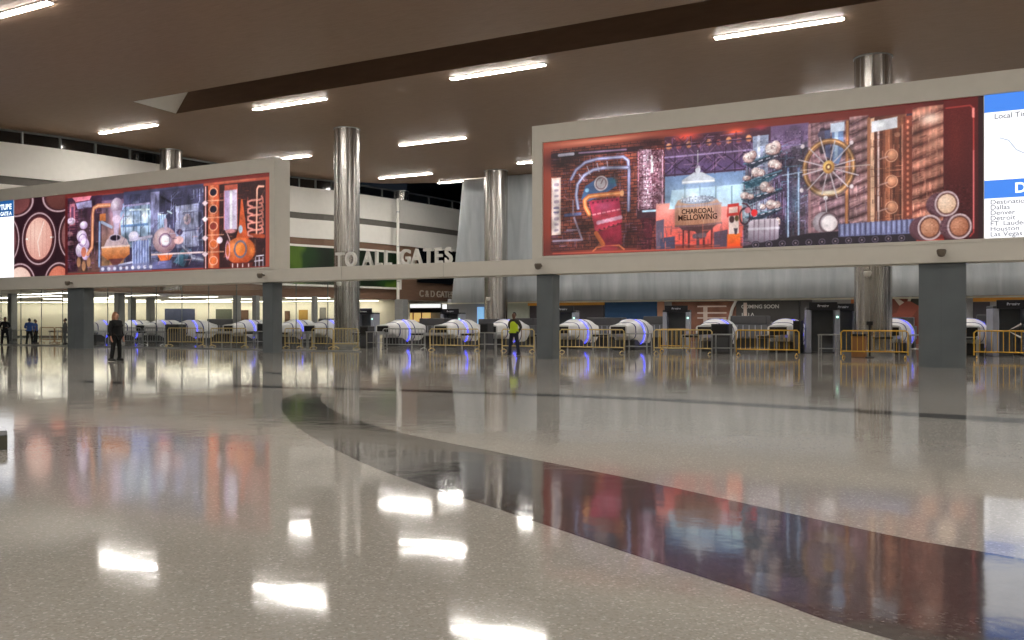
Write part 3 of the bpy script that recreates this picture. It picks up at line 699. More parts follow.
# shelves with stones
R.grad([(745, 165), (808, 140), (808, 246), (742, 248)], (74, 60, 70), (92, 80, 100)); R.grad([(740, 185), (760, 182), (760, 225), (742, 225)], (196, 206, 220), (170, 200, 220))
R.poly([(752, 136), (768, 134), (766, 222), (754, 223)], (150, 158, 184)); R.line([(758, 136), (758, 222)], 3, (210, 214, 232), .8)
R.poly([(772, 160), (792, 150), (790, 240), (772, 242)], (58, 44, 66))
R.clutter([(742, 150), (808, 134), (808, 244), (742, 247)], 220, [(60, 44, 70), (150, 140, 180), (110, 70, 90), (40, 30, 50), (90, 130, 150)], .1, .9, .03, .5, (90, 90, 0, 20))
R.shade([(742, 150), (808, 134), (808, 244), (742, 247)], .22, .7)
for (xa, ya, xb, yb) in ((743, 163.5, 781, 150.5), (742, 182.5, 781, 170), (741, 199, 781, 188), (745, 217, 780, 207.5)):
    R.poly([(xa, ya), (xb, yb), (xb-1, yb+3.4), (xa+8, ya+5)], (40, 48, 66)); R.line([(xa, ya), (xb, yb)], 1.3, (90, 130, 150))
    for j in range(4): R.line([(xa+8+j*7.5, ya-.6-j*2.3), (xa+11+j*7.5, ya-1.6-j*2.3)], .9, (235, 225, 240))
R.speck([(742, 150), (782, 134), (782, 240), (742, 243)], 10, 2); R.poly([(743, 182), (770, 176), (779, 173), (765, 184), (745, 188)], (50, 110, 130), .6)
for x, y, rx, ry in ((748, 157, 6, 5), (752, 154, 3.5, 4), (770, 148, 5.5, 5.5), (775, 146, 5, 6), (772, 151, 7, 3), (755, 171.5, 4.5, 4.5), (760, 172, 4, 3.4), (773, 163, 6, 4), (777, 165, 4, 3.4), (764, 186, 5, 5), (769, 189, 4.6, 3), (746, 177.5, 4, 2.3), (744, 195, 4.5, 3.2), (750, 196, 3, 2.4), (770, 204, 5, 4.6), (776, 204, 4, 3.4), (762, 206, 3, 2.6), (777, 221, 2.6, 4)):
    R.ell(x+.6, y+1, rx, ry, (96, 70, 76), .8); R.ell(x, y, rx, ry, (176, 136, 132), 1, (255, 246, 242)); R.clutter([(x-rx, y-ry), (x+rx, y-ry), (x+rx, y+ry), (x-rx, y+ry)], 5, [(150, 110, 110), (255, 250, 250)], .03, .12, .03, .6, (0, 40, 90))
R.speck([(742, 140), (782, 134), (782, 212), (742, 216)], 12, 2)
R.line([(742, 203), (746, 204), (750, 209), (754, 212)], 1.4, (70, 20, 30)); R.ell(753.5, 212.5, 3.3, 3.6, (226, 44, 50)); R.ring(744, 216, 5, 8, 1.2, (50, 20, 34)); R.ell(747, 210, 3, 3, (190, 120, 130))
R.grad([(748, 222), (752, 219.5), (774, 218), (778, 221), (778, 238), (774, 241.5), (752, 243), (747, 240)], (120, 108, 124), (212, 196, 206))
for x in (753.5, 758, 764, 769.5, 774): R.line([(x, 219.5), (x-.4, 242)], 1.1, (110, 84, 100), .8)
R.line([(748, 229), (778, 227.5)], 2.5, (240, 236, 244), .5)
for x in (787.5, 798): R.line([(x, 168), (x, 240)], 2.2, (96, 110, 150)); R.line([(x, 172), (x, 238)], .9, (220, 240, 255))
R.line([(782, 175), (805, 171)], 1, (170, 190, 210)); R.glow(793, 200, 6, 22, (60, 90, 120), .5); R.speck(strip(782, 808, .1, .9), 10, 2)
# barrel racks, wheel, press column
def rack(x0, x1, f0, f1, c1, c2, n=11, sl=-.32):
    m = R.region(strip(x0, x1, f0, f1)); a = R.P(x0, 180); h_ = 4.37*(f1-f0)/n
    ph = (R.Z - sl*-1*(R.X-a[0])*1.0)/h_ % 1; v = np.abs(np.sin(ph*np.pi))
    kx = np.abs(np.sin((R.X-a[0])*2*np.pi/.34))*.18
    A = np.array(c1)*(1-v[..., None])+np.array(c2)*v[..., None]; A = A*(1-kx[..., None]); m = m[..., None]; R.a = R.a*(1-m)+A*m
rack(808, 821, .06, .93, (120, 84, 92), (170, 130, 136), 14); rack(819, 848, .06, .9, (62, 38, 48), (178, 140, 148)); rack(849, 868, .04, .9, (80, 46, 50), (190, 146, 146))
R.clutter(strip(808, 868, .06, .9), 260, [(214, 176, 180), (70, 44, 54), (110, 80, 100), (40, 24, 34)], .05, .34, .03, .45, (15, 25, 90))
R.shade(strip(808, 868, .04, .94), .16, .8)
R.line([(809, 126), (809, 244)], 3, (190, 140, 144), .6); R.line([(822, 130), (822, 150)], 6, (40, 30, 40), .8); R.ell(822, 134, 5, 4, (80, 70, 90)); R.poly([(824, 130), (830, 129), (830, 158), (825, 156)], (80, 86, 120), .9)
R.poly([(831, 123.5), (843, 122), (843, 150), (838, 164), (832, 162)], (110, 130, 170)); R.poly([(834, 124), (838, 123.5), (837, 156), (834, 158)], (180, 200, 226)); R.poly([(830, 123), (844, 121), (844, 130), (830, 132)], (196, 204, 220))
R.line([(847, 121), (846, 236)], 3.2, (150, 92, 60), hi=(196, 140, 96)); R.line([(868.5, 118), (868.5, 222)], 3.2, (150, 96, 70)); 
R.ring(828.8, 168.2, 24.8, 26.8, 4.6, (70, 44, 40), .8); R.ring(828, 167, 24.5, 26.5, 4.4, (128, 88, 58)); R.ring(828, 167, 25, 27, 1.4, (196, 150, 104)); R.shade([(800, 138), (856, 136), (856, 198), (800, 198)], .12, .3); R.glow(828, 192, 14, 3, (246, 236, 214), .9)
for k in range(12):
    a = math.radians(k*30+14); r_ = 29 if k % 2 else 33; R.line([(828+4*math.cos(a), 167+4*math.sin(a)), (828+r_*math.cos(a)*.93, 167+r_*math.sin(a)*.95)], 1.1, (196, 184, 190))
R.line([(800, 170), (885, 163)], .9, (210, 190, 180), .8); R.ell(828, 166.5, 6, 6.6, (170, 118, 66), 1, (250, 214, 130)); R.ell(828, 166.5, 3, 3.3, (110, 66, 40)); R.ell(828, 166.5, 1.4, 1.6, (250, 220, 160))
for x, y in ((802, 146), (801, 190), (851, 142), (851, 186)): R.ell(x, y, 2, 2.2, (210, 196, 200))
R.ell(825, 197.5, 2.2, 2.2, (230, 220, 220)); R.line([(825, 198), (826, 212)], 1, (190, 180, 190)); R.ell(823.5, 222, 11.5, 10.5, (120, 104, 110), 1, (196, 184, 192)); R.ring(828.5, 222.5, 9.6, 9.8, 1.5, (96, 74, 80)); R.ell(828.8, 223, 7.8, 8, (222, 206, 206), 1, (246, 236, 236))
R.grad(strip(870, 906, .06, .92), (70, 34, 30), (150, 90, 66), True); R.cylinder(880, 901, 128, 224, (72, 34, 28), (176, 104, 74)); R.poly([(870, 118), (874, 117), (874, 226), (870, 226)], (214, 170, 140)); R.line([(878, 120), (878, 226)], 1.6, (232, 206, 200))
R.clutter(strip(870, 906, .1, .9), 150, [(214, 150, 120), (90, 44, 34), (130, 74, 56), (54, 24, 22)], .08, .5, .028, .5, (90, 90, 0))
R.poly([(871, 121), (897, 116), (897, 127), (871, 132)], (214, 212, 218)); R.glow(880, 124, 6, 4, (255, 255, 255), .9); R.line([(884, 130), (884, 224)], .8, (120, 70, 56)); R.line([(902, 124), (902, 222)], 1, (190, 130, 110)); R.line([(889, 130), (889, 224)], .8, (190, 120, 90))
for y in (155, 181, 207): R.ell(891, y, 6, 6, (130, 70, 52)); R.ell(891.6, y-.4, 4.6, 4.8, (176, 116, 90), 1, (222, 160, 124)); R.ring(891, y, 6, 6, .9, (216, 160, 130)); R.line([(878, y+4), (887, y+1)], 1.2, (190, 150, 140))
R.ell(897, 134, 3, 2.4, (150, 100, 80)); R.poly([(903, 116), (912, 114.5), (912, 222), (903, 224)], (118, 56, 44)); 
for k in range(18): R.ell(907.5, 121+k*5.8, 1.2, 1.6, (214, 130, 100))
rack(912, 943.5, .02, .86, (88, 40, 36), (222, 148, 124), 9); R.clutter(strip(912, 943, .04, .84), 150, [(240, 176, 150), (110, 50, 44), (80, 34, 30)], .05, .22, .03, .45, (15, 25, 90))
R.shade(strip(905, 985, -.05, 1.0), .14, .8)
R.glow(930, 118, 12, 7, (255, 226, 206), .9); R.glow(934, 140, 10, 16, (240, 180, 150), .35)
R.grad(strip(943.5, 985, -.05, 1.05), (54, 10, 18), (92, 20, 22)); R.glow(955, 140, 10, 40, (104, 30, 26), .7); R.line([(946, 107.5), (970, 104.6), (973.5, 108), (973.5, 232), (970, 236)], 1.2, (176, 60, 56)); R.line([(973.2, 108), (973.2, 116)], 2.2, (255, 150, 140)); R.line([(973.5, 150), (973.5, 228)], 1.1, (230, 130, 130), .8)
R.poly([(978, 90), (986, 90), (986, 245), (978, 245)], (40, 12, 20)); R.poly(strip(540, 985, 1.0, 1.1), (70, 30, 30)); R.line([(552, 253.5), (943, 239.5)], 1.5, (196, 88, 70), .8)
# little train of tanks
R.poly([(808, 233), (916, 226), (916, 243), (742, 250), (742, 246)], (34, 26, 36)); R.poly([(838, 224), (916, 218.5), (916, 233), (838, 236.5)], (116, 120, 160))
for k in range(15): R.line([(839+k*5.2, 224-k*.38), (839+k*5.2, 236-k*.3)], 1.3, (70, 66, 96)); R.line([(841.5+k*5.2, 225-k*.38), (841.5+k*5.2, 234-k*.3)], 1.2, (164, 168, 204), .8)
for k in range(12): R.ell(755+k*13.3, 244.6-k*.62, 4.2, 3.8, (16, 12, 18)); R.ring(755+k*13.3, 244.6-k*.62, 3, 2.8, .9, (110, 96, 116)); R.ell(755+k*13.3, 244.6-k*.62, 1, 1, (150, 130, 140))
for x, y, dx in ((946.6, 203.3, -8), (929.6, 227.3, -8), (959.3, 226, -7)):
    R.ell(x+dx, y+1, 13, 12, (70, 36, 42), 1, (120, 84, 96)); R.ell(x+dx*.5, y+.6, 12.6, 12.2, (96, 60, 70)); R.ell(x, y, 12, 12.4, (156, 116, 110)); R.ring(x, y, 11.6, 12, 1.2, (206, 186, 190)); R.ell(x, y, 10.2, 10.4, (70, 34, 30))
R.ell(946.6, 203.3, 9.3, 9.6, (216, 176, 146), 1, (244, 214, 190)); R.ell(929.6, 227.3, 9.2, 9.4, (166, 106, 80), 1, (206, 150, 120)); R.ell(959.3, 226, 9.2, 9.4, (160, 96, 70), 1, (200, 138, 108))
R.shade(strip(600, 905, .06, .96), .07, .5); R.speck(strip(918, 972, .6, .97), 7, 2); R.speck(strip(550, 980, .06, .95), 4, 1)
o = R.mesh('picture_screen', wr, YF+.1, 1.02)
ink = mat('screen_ink', (60, 30, 28), .9)
for bd, y, sz in (('CHARCOAL', 213.2, .24), ('MELLOWING', 219.6, .27)):
    p = at_y(697.5, y, YF+.09); text('screen_text', bd, ink, wr, (p.x, YF+.09, p.z), sz, .001, .006, align='CENTER', sx=.9)
SW = mat('screen_white', (252, 252, 255), .5, emit=1.3); SB = mat('screen_blue', (70, 138, 240), .5, emit=1.05); SG = mat('screen_grey', (128, 130, 140), .5, emit=.8); SMP = mat('screen_map', (200, 210, 224), .5, emit=1.0); STX = mat('screen_text_white', (240, 250, 255), .5, emit=1.5)
IX = -.6
info = MB().box(IX, 13.6, YF+.09, YF+.11, SZ0, SZ1).build('information_screen', SW, wr)
zt = at_y(984, 112.5, YF).z; z2 = at_y(984, 180.5, YF).z; z3 = at_y(984, 198.5, YF).z
MB().box(IX, 13.6, YF+.084, YF+.088, zt, SZ1).build('blue_header', SB, info)
MB().box(IX, 13.6, YF+.084, YF+.088, z3, z2).build('blue_bar', SB, info)
p = at_y(1014.5, 191.5, YF); text('screen_text', 'DEPARTURES', STX, info, (p.x, YF+.08, p.z-.02), .42, .001, .012)
p = at_y(994, 118.5, YF); text('screen_text', 'Local Time', SG, info, (p.x, YF+.08, p.z), .22, .001, .003, sx=1.05)
for i, wd in enumerate(('Destination', 'Dallas', 'Denver', 'Detroit', 'FT. Lauderdale', 'Houston', 'Las Vegas')):
    p = at_y(990, 204.2+i*5.35, YF); text('screen_text', wd, SG, info, (p.x, YF+.08, p.z), .2, .001, .002, sx=1.1)
coast = [(-.2, 7.0), (.05, 6.9), (.25, 6.6), (.5, 6.45), (.62, 6.2), (.9, 6.1), (1.0, 5.7), (1.3, 5.4), (1.9, 5.3), (2.4, 5.6), (3.2, 5.5), (4, 6.2), (4.4, 6.9)]
MB().tube([(x, YF+.086, z) for x, z in coast], .02, 5).build('map_outline', SMP, info)
struct(MB().box(14, 14.1, YF, YB, 3.27, 9).build('trim_7', FASC))

# left picture
L = Screen(-49.15, -29.72, SZ0, SZ1, .036)
R_, R = R, L
def lt(x): return 196.8-(x-60)*.108
def lb_(x): return 276.3-(x-60)*.038
def lq(x, f): return (x, lt(x)+(lb_(x)-lt(x))*f)
def ls(x0, x1, f0, f1): return [lq(x0, f0), lq(x1, f0), lq(x1, f1), lq(x0, f1)]
L.poly(ls(0, 70, -.2, 1.2), (38, 14, 24))
def cask(x, y, rx, ry, c1, c2):
    L.ell(x, y, rx*1.12, ry*1.1, (58, 26, 34)); L.ring(x, y, rx, ry, 1.6, (190, 160, 166)); L.ell(x, y, rx*.92, ry*.94, (70, 34, 38)); L.ell(x, y, rx*.8, ry*.84, c1, 1, c2)
cask(15, 202, 16, 14, (120, 66, 66), (90, 50, 52)); cask(58, 196, 17, 15, (92, 50, 46), (110, 60, 56)); cask(3, 240, 14, 24, (120, 70, 76), (110, 60, 60)); cask(72, 235, 15, 24, (150, 90, 90), (120, 80, 80))
cask(18, 283, 15, 19, (232, 190, 176), (250, 222, 208)); cask(57, 282, 14, 19, (196, 104, 84), (222, 130, 104)); cask(37, 238.5, 16.6, 25.5, (222, 160, 146), (246, 206, 190))
for dx in (-8, -4, 4, 8): L.line([(37+dx, 221), (37+dx, 256)], .7, (196, 130, 124), .7)
L.line([(42, 222), (36, 242), (38, 256)], 1.6, (255, 236, 226), .7); L.line([(24, 239), (26, 239)], 1.5, (255, 250, 240)); L.line([(49, 237), (51, 237)], 1.5, (255, 250, 240)); L.ring(37, 238.5, 13.6, 21.6, 1.1, (96, 44, 50))
L.speck(ls(12, 63, 0, 1), 7, 1)
L.grad(ls(63.5, 280, -.2, 1.2), (104, 30, 30), (186, 84, 62), True)
L.grad(ls(66, 264, .025, .965), (58, 44, 66), (70, 62, 96), True); L.line([lq(66, .02), lq(268, .03)], 1.2, (150, 60, 50)); L.line([lq(64, .98), lq(268, .98)], 1.8, (186, 80, 64))
L.grad(ls(66, 100, .025, .965), (96, 66, 60), (60, 36, 60)); L.brick(ls(66, 76, .07, .95), .12, .26, ((70, 36, 56), (110, 60, 78)), (40, 20, 36))
L.poly([(68, 204), (73, 203), (73.5, 225), (68, 226)], (176, 104, 120)); L.poly([(69.5, 207), (72, 206.6), (72, 222), (69.5, 222.5)], (100, 60, 90))
L.poly([(70.5, 197.5), (90, 195.5), (88, 199.5), (74, 202)], (236, 130, 150)); L.poly([(74, 203), (90, 200), (90, 207), (76, 209)], (150, 142, 180)); L.ell(69.5, 221, 4, 3.5, (214, 190, 214)); L.ell(68, 234, 3, 2.5, (196, 130, 140)); L.ell(69, 243, 4, 2.5, (196, 130, 150))
L.grad(ls(100, 122, .1, .9), (150, 110, 80), (110, 84, 110)); L.grad([(118, 204), (150, 200), (150, 246), (120, 248)], (176, 200, 226), (120, 140, 176)); L.glow(127, 220, 6, 9, (246, 252, 255), .8); L.glow(143, 215, 5, 12, (236, 250, 255), .8)
for x in (124, 132, 139, 147): L.line([(x, 204), (x, 244)], 1.1, (70, 90, 110))
L.poly([(122, 190), (202, 180), (202, 196), (122, 206)], (66, 66, 96)); L.line([(122, 206), (148, 203)], 2, (160, 150, 190)); L.line([(128, 210), (148, 209)], 1.6, (230, 250, 255)); L.line([(120, 226), (146, 224)], 2.4, (90, 120, 160))
L.grad([(149, 192), (158, 191), (156, 268), (149, 269)], (110, 112, 150), (130, 128, 164)); L.poly([(158, 190), (203, 184), (203, 262), (156, 264)], (56, 54, 78)); L.line([(157, 214), (163, 215.5)], 1.8, (226, 244, 255)); L.line([(166, 211), (170, 213)], 1.6, (190, 214, 230)); L.poly([(156, 215), (164, 214), (166, 232), (156, 234)], (140, 160, 190))
L.line([(160, 197), (187, 212)], 2.2, (26, 22, 36)); L.grad([(174, 206), (196.5, 203), (197, 246), (175, 248)], (120, 120, 146), (146, 148, 176)); L.line([(178, 208), (178, 246)], 1, (90, 90, 120)); L.ell(185.5, 219, 3.6, 5.4, (226, 180, 196), 1, (255, 240, 246)); L.line([(185.5, 207), (185.5, 214)], .9, (200, 190, 210))
L.line([(174, 232), (197, 229)], .9, (60, 60, 84)); L.ell(178, 232, 3, 3, (50, 40, 60)); L.poly([(172, 262), (182, 246), (190, 250), (182, 267)], (84, 130, 156)); L.line([(180, 245), (187, 252), (191, 258), (203, 260)], 5.2, (96, 96, 120), hi=(176, 176, 196))
# ornate white still
L.clutter(ls(66, 100, .1, .93), 130, [(150, 110, 150), (50, 30, 50), (190, 150, 180), (110, 70, 60)], .1, .5, .04, .55)
L.clutter(ls(120, 203, .08, .93), 260, [(40, 38, 60), (150, 156, 196), (90, 90, 130), (200, 210, 236), (60, 50, 70)], .12, .8, .04, .5, (0, 90, 90, 35))
L.shade(ls(66, 203, .06, .95), .2, .9)
for x, y, rx, ry in ((82, 225, 4, 4), (80, 236, 5, 6), (83, 244, 4.5, 6), (78, 250, 4, 7), (84, 254, 4, 6)): L.ell(x, y, rx, ry, (170, 140, 180), 1, (250, 240, 250))
L.ell(82, 252, 2.6, 5, (190, 110, 90)); L.ring(81, 240, 4, 6, .8, (130, 100, 150))
for x, y in ((77, 262), (87, 262), (82, 266)): L.ell(x, y, 2, 5, (170, 120, 90))
L.line([(108, 205), (96, 205.6), (92, 208), (91, 214), (90.4, 247), (86, 254)], 4.2, (206, 124, 90), hi=(250, 196, 160)); L.poly([(98, 214), (104, 213), (104, 221), (98, 221)], (206, 120, 70)); L.line([(100, 222), (110, 227)], 3, (180, 190, 220))
L.line([(98, 222), (97.5, 266)], 3, (110, 130, 176), hi=(180, 204, 236))
L.ell(115, 206, 6, 8.5, (140, 110, 140), 1, (240, 226, 240)); L.poly([(111, 211), (119, 210), (116.5, 236), (112.5, 236)], (196, 176, 206)); L.ell(115, 219, 4.4, 4, (220, 196, 220)); L.line([(118, 222), (122, 214)], 2, (200, 180, 210))
L.poly([(102, 247), (105, 240), (110, 236), (119, 235), (125, 239), (128, 246)], (196, 170, 176)); L.ell(113.5, 237.5, 6, 3.6, (206, 190, 210)); L.ell(113.5, 237.7, 5, 2.8, (28, 18, 36)); L.line([(115, 230), (115, 240)], 1, (214, 190, 210))
L.grad([(100, 247), (128, 245), (128, 254), (122, 259), (106, 260), (100, 255)], (180, 96, 50), (232, 160, 110)); L.line([(100, 247.4), (128, 245.4)], 1.6, (236, 206, 196)); L.poly([(107, 259), (122, 258), (117, 265), (111, 265)], (110, 60, 60)); L.ell(109, 268, 4, 3, (220, 150, 150)); L.line([(117, 265), (131, 262)], 2, (190, 190, 220))
L.poly([(130, 242), (147, 239), (148, 268), (131, 269)], (120, 132, 186))
for k in range(7): L.line([(131+k*2.7, 241-k*.3), (131+k*2.7, 268-k*.3)], 1.1, (204, 214, 246), .9)
L.ell(132, 236, 5, 5, (196, 190, 220), 1, (250, 240, 250)); L.line([(128, 240), (150, 236)], 2.6, (200, 190, 216)); L.poly([(98, 266), (150, 262), (150, 270), (98, 272)], (120, 120, 160), .7)
for k in range(9): L.ell(101+k*6, 269-k*.3, 1.6, 1.8, (220, 216, 240))
L.ell(163, 240, 12, 13, (150, 110, 120), 1, (240, 216, 222)); L.ell(163.5, 240, 6, 6.6, (190, 170, 190)); L.ell(163.5, 240, 4.4, 4.8, (250, 244, 250)); L.ring(163.5, 240, 6, 6.6, 1, (120, 80, 110)); L.poly([(155, 254), (172, 253), (168, 260), (159, 261)], (226, 110, 60)); L.line([(150, 254.6), (203, 252)], 1.6, (246, 214, 214)); L.ell(177, 240, 5, 4, (214, 170, 170)); L.poly([(151, 262), (170, 260), (170, 268), (151, 269)], (110, 110, 160)); L.line([(164, 220), (164, 228)], 4, (190, 170, 196))
# copper column and pots
L.clutter(ls(120, 203, .5, .93), 60, [(200, 200, 230), (60, 50, 80), (230, 170, 170)], .1, .5, .04, .5, (0, 90, 60))
L.poly([(202, 185), (264, 179), (264, 266), (202, 269)], (52, 26, 30)); L.line([(204, 187), (204, 268)], 1.7, (236, 176, 176)); 
for y in (203, 219, 238, 254): L.line([(201, y), (208, y-.4)], 1.5, (240, 200, 210)); L.ell(203.4, y, 2, 2.6, (250, 220, 226))
L.cylinder(206.5, 217.5, 184.5, 268, (176, 66, 36), (244, 146, 100))
for k, y in enumerate((192, 209, 226, 244, 260.5)): L.ell(211.8, y, 4.4, 4.6, (200, 100, 70)); L.ell(211.6, y, 3.3, 3.6, (24, 20, 40) if k < 2 else (150, 60, 50) if k == 2 else (220, 110, 60)); L.ring(211.7, y, 4, 4.2, .7, (255, 190, 160))
for y in (200.5, 217.5, 235, 252): L.line([(206, y), (222, y-.6)], 1, (255, 190, 160), .8)
L.clutter(ls(206, 263, .1, .92), 150, [(120, 50, 36), (250, 160, 120), (40, 20, 26), (200, 90, 60)], .06, .4, .035, .4, (0, 90, 70))
L.ell(218, 240, 3, 3.4, (246, 220, 230)); L.poly([(223, 185), (236, 183.6), (236, 190), (223, 191)], (206, 96, 76)); L.grad([(222.5, 190.5), (235.5, 189), (235.5, 229), (222.5, 230)], (180, 150, 196), (236, 220, 240), True); L.line([(229.4, 192), (229.4, 227)], 3.6, (255, 250, 255)); L.line([(222.6, 191), (222.6, 229)], .9, (230, 140, 140)); L.line([(235.6, 190), (235.6, 228)], .9, (220, 120, 120)); L.line([(224, 229.5), (228, 239), (229, 244)], 1.2, (230, 190, 190)); L.ell(229, 231, 5, 2, (226, 150, 150))
L.poly([(239.5, 199), (241, 199), (244.5, 228), (247, 238), (234, 240), (237, 228)], (206, 90, 50)); L.ell(239, 229, 2, 4, (180, 200, 220)); L.line([(236, 240), (250, 235), (262, 236)], 4, (190, 80, 46), .8)
L.ell(238.5, 250.5, 15, 13.6, (184, 70, 34), 1, (250, 150, 90)); L.glow(250, 250, 4, 8, (255, 150, 70), .8); L.ell(238.8, 249, 6.6, 9, (110, 110, 130)); L.ell(238.8, 249, 5, 7, (246, 120, 50), 1, (255, 160, 80)); L.ring(226, 250, 2, 8, 1, (240, 170, 190)); L.poly([(228, 263), (252, 262), (250, 266), (229, 267)], (100, 40, 36)); 
for x in (231, 236, 241, 247): L.line([(x, 264), (x, 268)], 1.4, (240, 210, 210))
for j, y in enumerate((202, 209.5, 217, 224.5, 232)):
    L.line([(251, y+4.5), (246.5, y+3), (246.5, y-.5), (250, y-2), (258, y-2.5), (261, y-4), (260, y-6)], 2.2, (196, 110, 96), hi=(240, 180, 170)); L.line([(258, y+1), (261.6, y), (261, y-3.5)], 2, (206, 120, 104))
L.line([(262, 186), (257, 186), (255.4, 189), (255, 233)], 2.2, (236, 150, 120), hi=(255, 226, 214))
for a in ((255, 256, 262, 255), (253, 261, 261, 260)): L.line([a[:2], a[2:]], 1.1, (220, 214, 226))
for x in (254, 257.6, 261.4): L.line([(x, 257), (x, 267)], 1, (200, 190, 206))
L.poly([(264.5, 174), (269, 173), (269, 270), (264.5, 270)], (160, 66, 50)); L.poly(ls(202, 268, -.1, .05), (176, 76, 56)); L.glow(235, 179, 22, 2.5, (250, 170, 140), .7); L.poly(ls(63.5, 66, 0, 1), (84, 22, 26))
L.poly(ls(63.5, 270, -.2, .02), (112, 40, 36)); L.poly(ls(63.5, 270, .975, 1.2), (120, 48, 42)); L.shade(ls(66, 264, .0, .95), .08, .5); L.speck(ls(66, 264, .06, .95), 5, 1)
L.mesh('picture_screen', wl_, YF+.1, 1.02)
info2 = MB().box(-55.8, -49.15, YF+.09, YF+.11, SZ0, SZ1).build('information_screen', SW, wl_)
SB2 = mat('screen_blue_dim', (36, 96, 160), .5, emit=1.0)
MB().box(-55.8, -49.15, YF+.084, YF+.088, 7.42, SZ1).build('blue_header', SB2, info2)
text('screen_text', 'DEPARTURE', STX, info2, (-49.35, YF+.08, 7.84), .42, .001, .016, align='RIGHT'); text('screen_text', 'GATE A', STX, info2, (-49.35, YF+.08, 7.5), .3, .001, .01, align='RIGHT')

# big letters on the beam
t = thing('wayfinding_letters', 'large white block letters TO ALL GATES standing on the beam between the displays', 'sign', (0, 31.3, 3.86))
LETM = mat('letter_white', (216, 214, 208), .45, var=.02)
x0 = ux(336, 31.3); x1 = ux(456, 31.3)
lay = [(c_, w_) for c_, w_ in zip('TO ALL GATES', (.62, .74, .42, .74, .56, .56, .42, .72, .72, .62, .6, .62))]
tot = sum(w_ for _, w_ in lay); cx = x0; kx = (x1-x0)/tot
for ch, w_ in lay:
    if ch != ' ': text('letter', ch, LETM, t, (cx, 0, .02), .9, .07, .018, sx=kx*.98)
    cx += w_*kx
MB().box(x0-.1, x1+.05, -.04, .04, 0, .03).build('base_rail', SILVER, t)

# ---------------------------------------------------------------- plastic dust sheets
def sheet(name, x0, x1, Y, z0, z1, lb, slant=0):
    b = MB(); n = int((x1-x0)/.18); V = []
    for j in range(9):
        f = j/8; row = []
        for i in range(n+1):
            x = x0+(x1-x0)*i/n; xx = x - slant*(1-f)*(1-i/n)
            y = Y + .05*math.sin(x*1.7+math.sin(f*3)*.8) + .03*math.sin(x*4.7+f*2) + .012*math.sin(x*11+f*3)
            row.append(b.b.verts.new((xx, y, z0+(z1-z0)*f)))
        V.append(row)
    for j in range(8):
        for i in range(n): b.b.faces.new((V[j][i], V[j][i+1], V[j+1][i+1], V[j+1][i]))
    o = b.build(name, PLAST, smooth=True)
    m = o.modifiers.new('film', 'SOLIDIFY'); m.thickness = .01
    return tag(o, lb, 'plastic sheet')
sheet('plastic_sheet', ux(463, 62), ux(487, 62), 62, 3.02, 12.97, 'grey plastic dust sheet hanging left of the far steel column', 1.1)
sheet('plastic_sheet', ux(503, 62), 16, 62, 3.05, 12.97, 'very wide grey plastic dust sheet right of the far steel column, behind the right display')

# ---------------------------------------------------------------- storefront wall under the sheets
YS = 63.4
struct(MB().box(ux(447, YS), 17, YS+.1, YS+.3, 0, 3.4).build('wall_back', mat('grey_storefront', (160, 161, 166), .6)))
struct(MB().box(ux(449, YS), 17, 62.3, YS+.09, 2.95, 3.04).build('trim_8', BACKW))
def panel(name, x0, x1, y0, y1, m, lb, cat, d=0):
    a, c = at_y(x0, y0, YS-d), at_y(x1, y1, YS-d); z0 = max(c.z, .02)
    o = MB().box(0, c.x-a.x, -.05, .1, 0, a.z-z0, .01).build(name, m, loc=(a.x, YS-d, z0)); return tag(o, lb, cat)
def brownshelf():
    m, n, l, b = node_mat('hoarding_print'); t_ = n.new('ShaderNodeTexCoord'); v = n.new('ShaderNodeTexVoronoi'); v.inputs['Scale'].default_value = .9
    l.new(t_.outputs['Object'], v.inputs['Vector']); cr = n.new('ShaderNodeValToRGB'); e = cr.color_ramp.elements; cr.color_ramp.interpolation = 'CONSTANT'
    e[0].color = (*lin((120, 60, 44)), 1); e[1].position = .35; e[1].color = (*lin((46, 48, 38)), 1); x = e.new(.6); x.color = (*lin((150, 76, 60)), 1); x = e.new(.85); x.color = (*lin((220, 210, 200)), 1)
    s_ = n.new('ShaderNodeSeparateColor'); l.new(v.outputs['Color'], s_.inputs[0]); l.new(s_.outputs[0], cr.inputs[0]); l.new(cr.outputs[0], b.inputs['Base Color']); return m
HOARD = brownshelf()
panel('pale_partition', 507, 529.5, 302, 345, mat('pale_green_board', (182, 188, 176), .6), 'pale green partition behind the worker in the yellow vest', 'partition')
panel('blue_screen_panel', 477.5, 484, 307, 345, mat('light_blue_screen', (130, 180, 226), .5, emit=.8), 'upright light blue lit panel beside the far steel column', 'screen', .1)
panel('orange_header', 528, 604.5, 299.6, 305, ORANGE, 'orange header board left of the navy hoarding', 'header board', .2)
panel('orange_header', 973, 1040, 295, 301, ORANGE, 'orange header board at the right frame edge', 'header board', .2)
panel('dark_shopfront', 530, 604, 305.5, 345, mat('dark_shop', (62, 58, 66), .5), 'dark shopfront below the left orange header', 'shopfront', .05)
panel('navy_hoarding', 605, 657, 300.8, 345, NAVY, 'navy blue hoarding between the orange header and the red-brown print', 'hoarding', .1)
panel('tan_hoarding', 657.5, 664, 301, 345, mat('tan_print', (178, 132, 108), .6), 'narrow tan strip at the right edge of the navy hoarding', 'hoarding', .1)
rb_ = thing('printed_hoarding', 'red-brown shelf print hoarding left of the COMING SOON hoarding', 'hoarding', (0, 0, 0))
a, c = at_y(672, 302, YS-.1), at_y(737, 345, YS-.1)
MB().box(a.x, c.x, YS-.15, YS, .02, a.z).build('board', mat('redbrown_print', (138, 94, 78), .6, var=.3, scale=1.2), rb_)
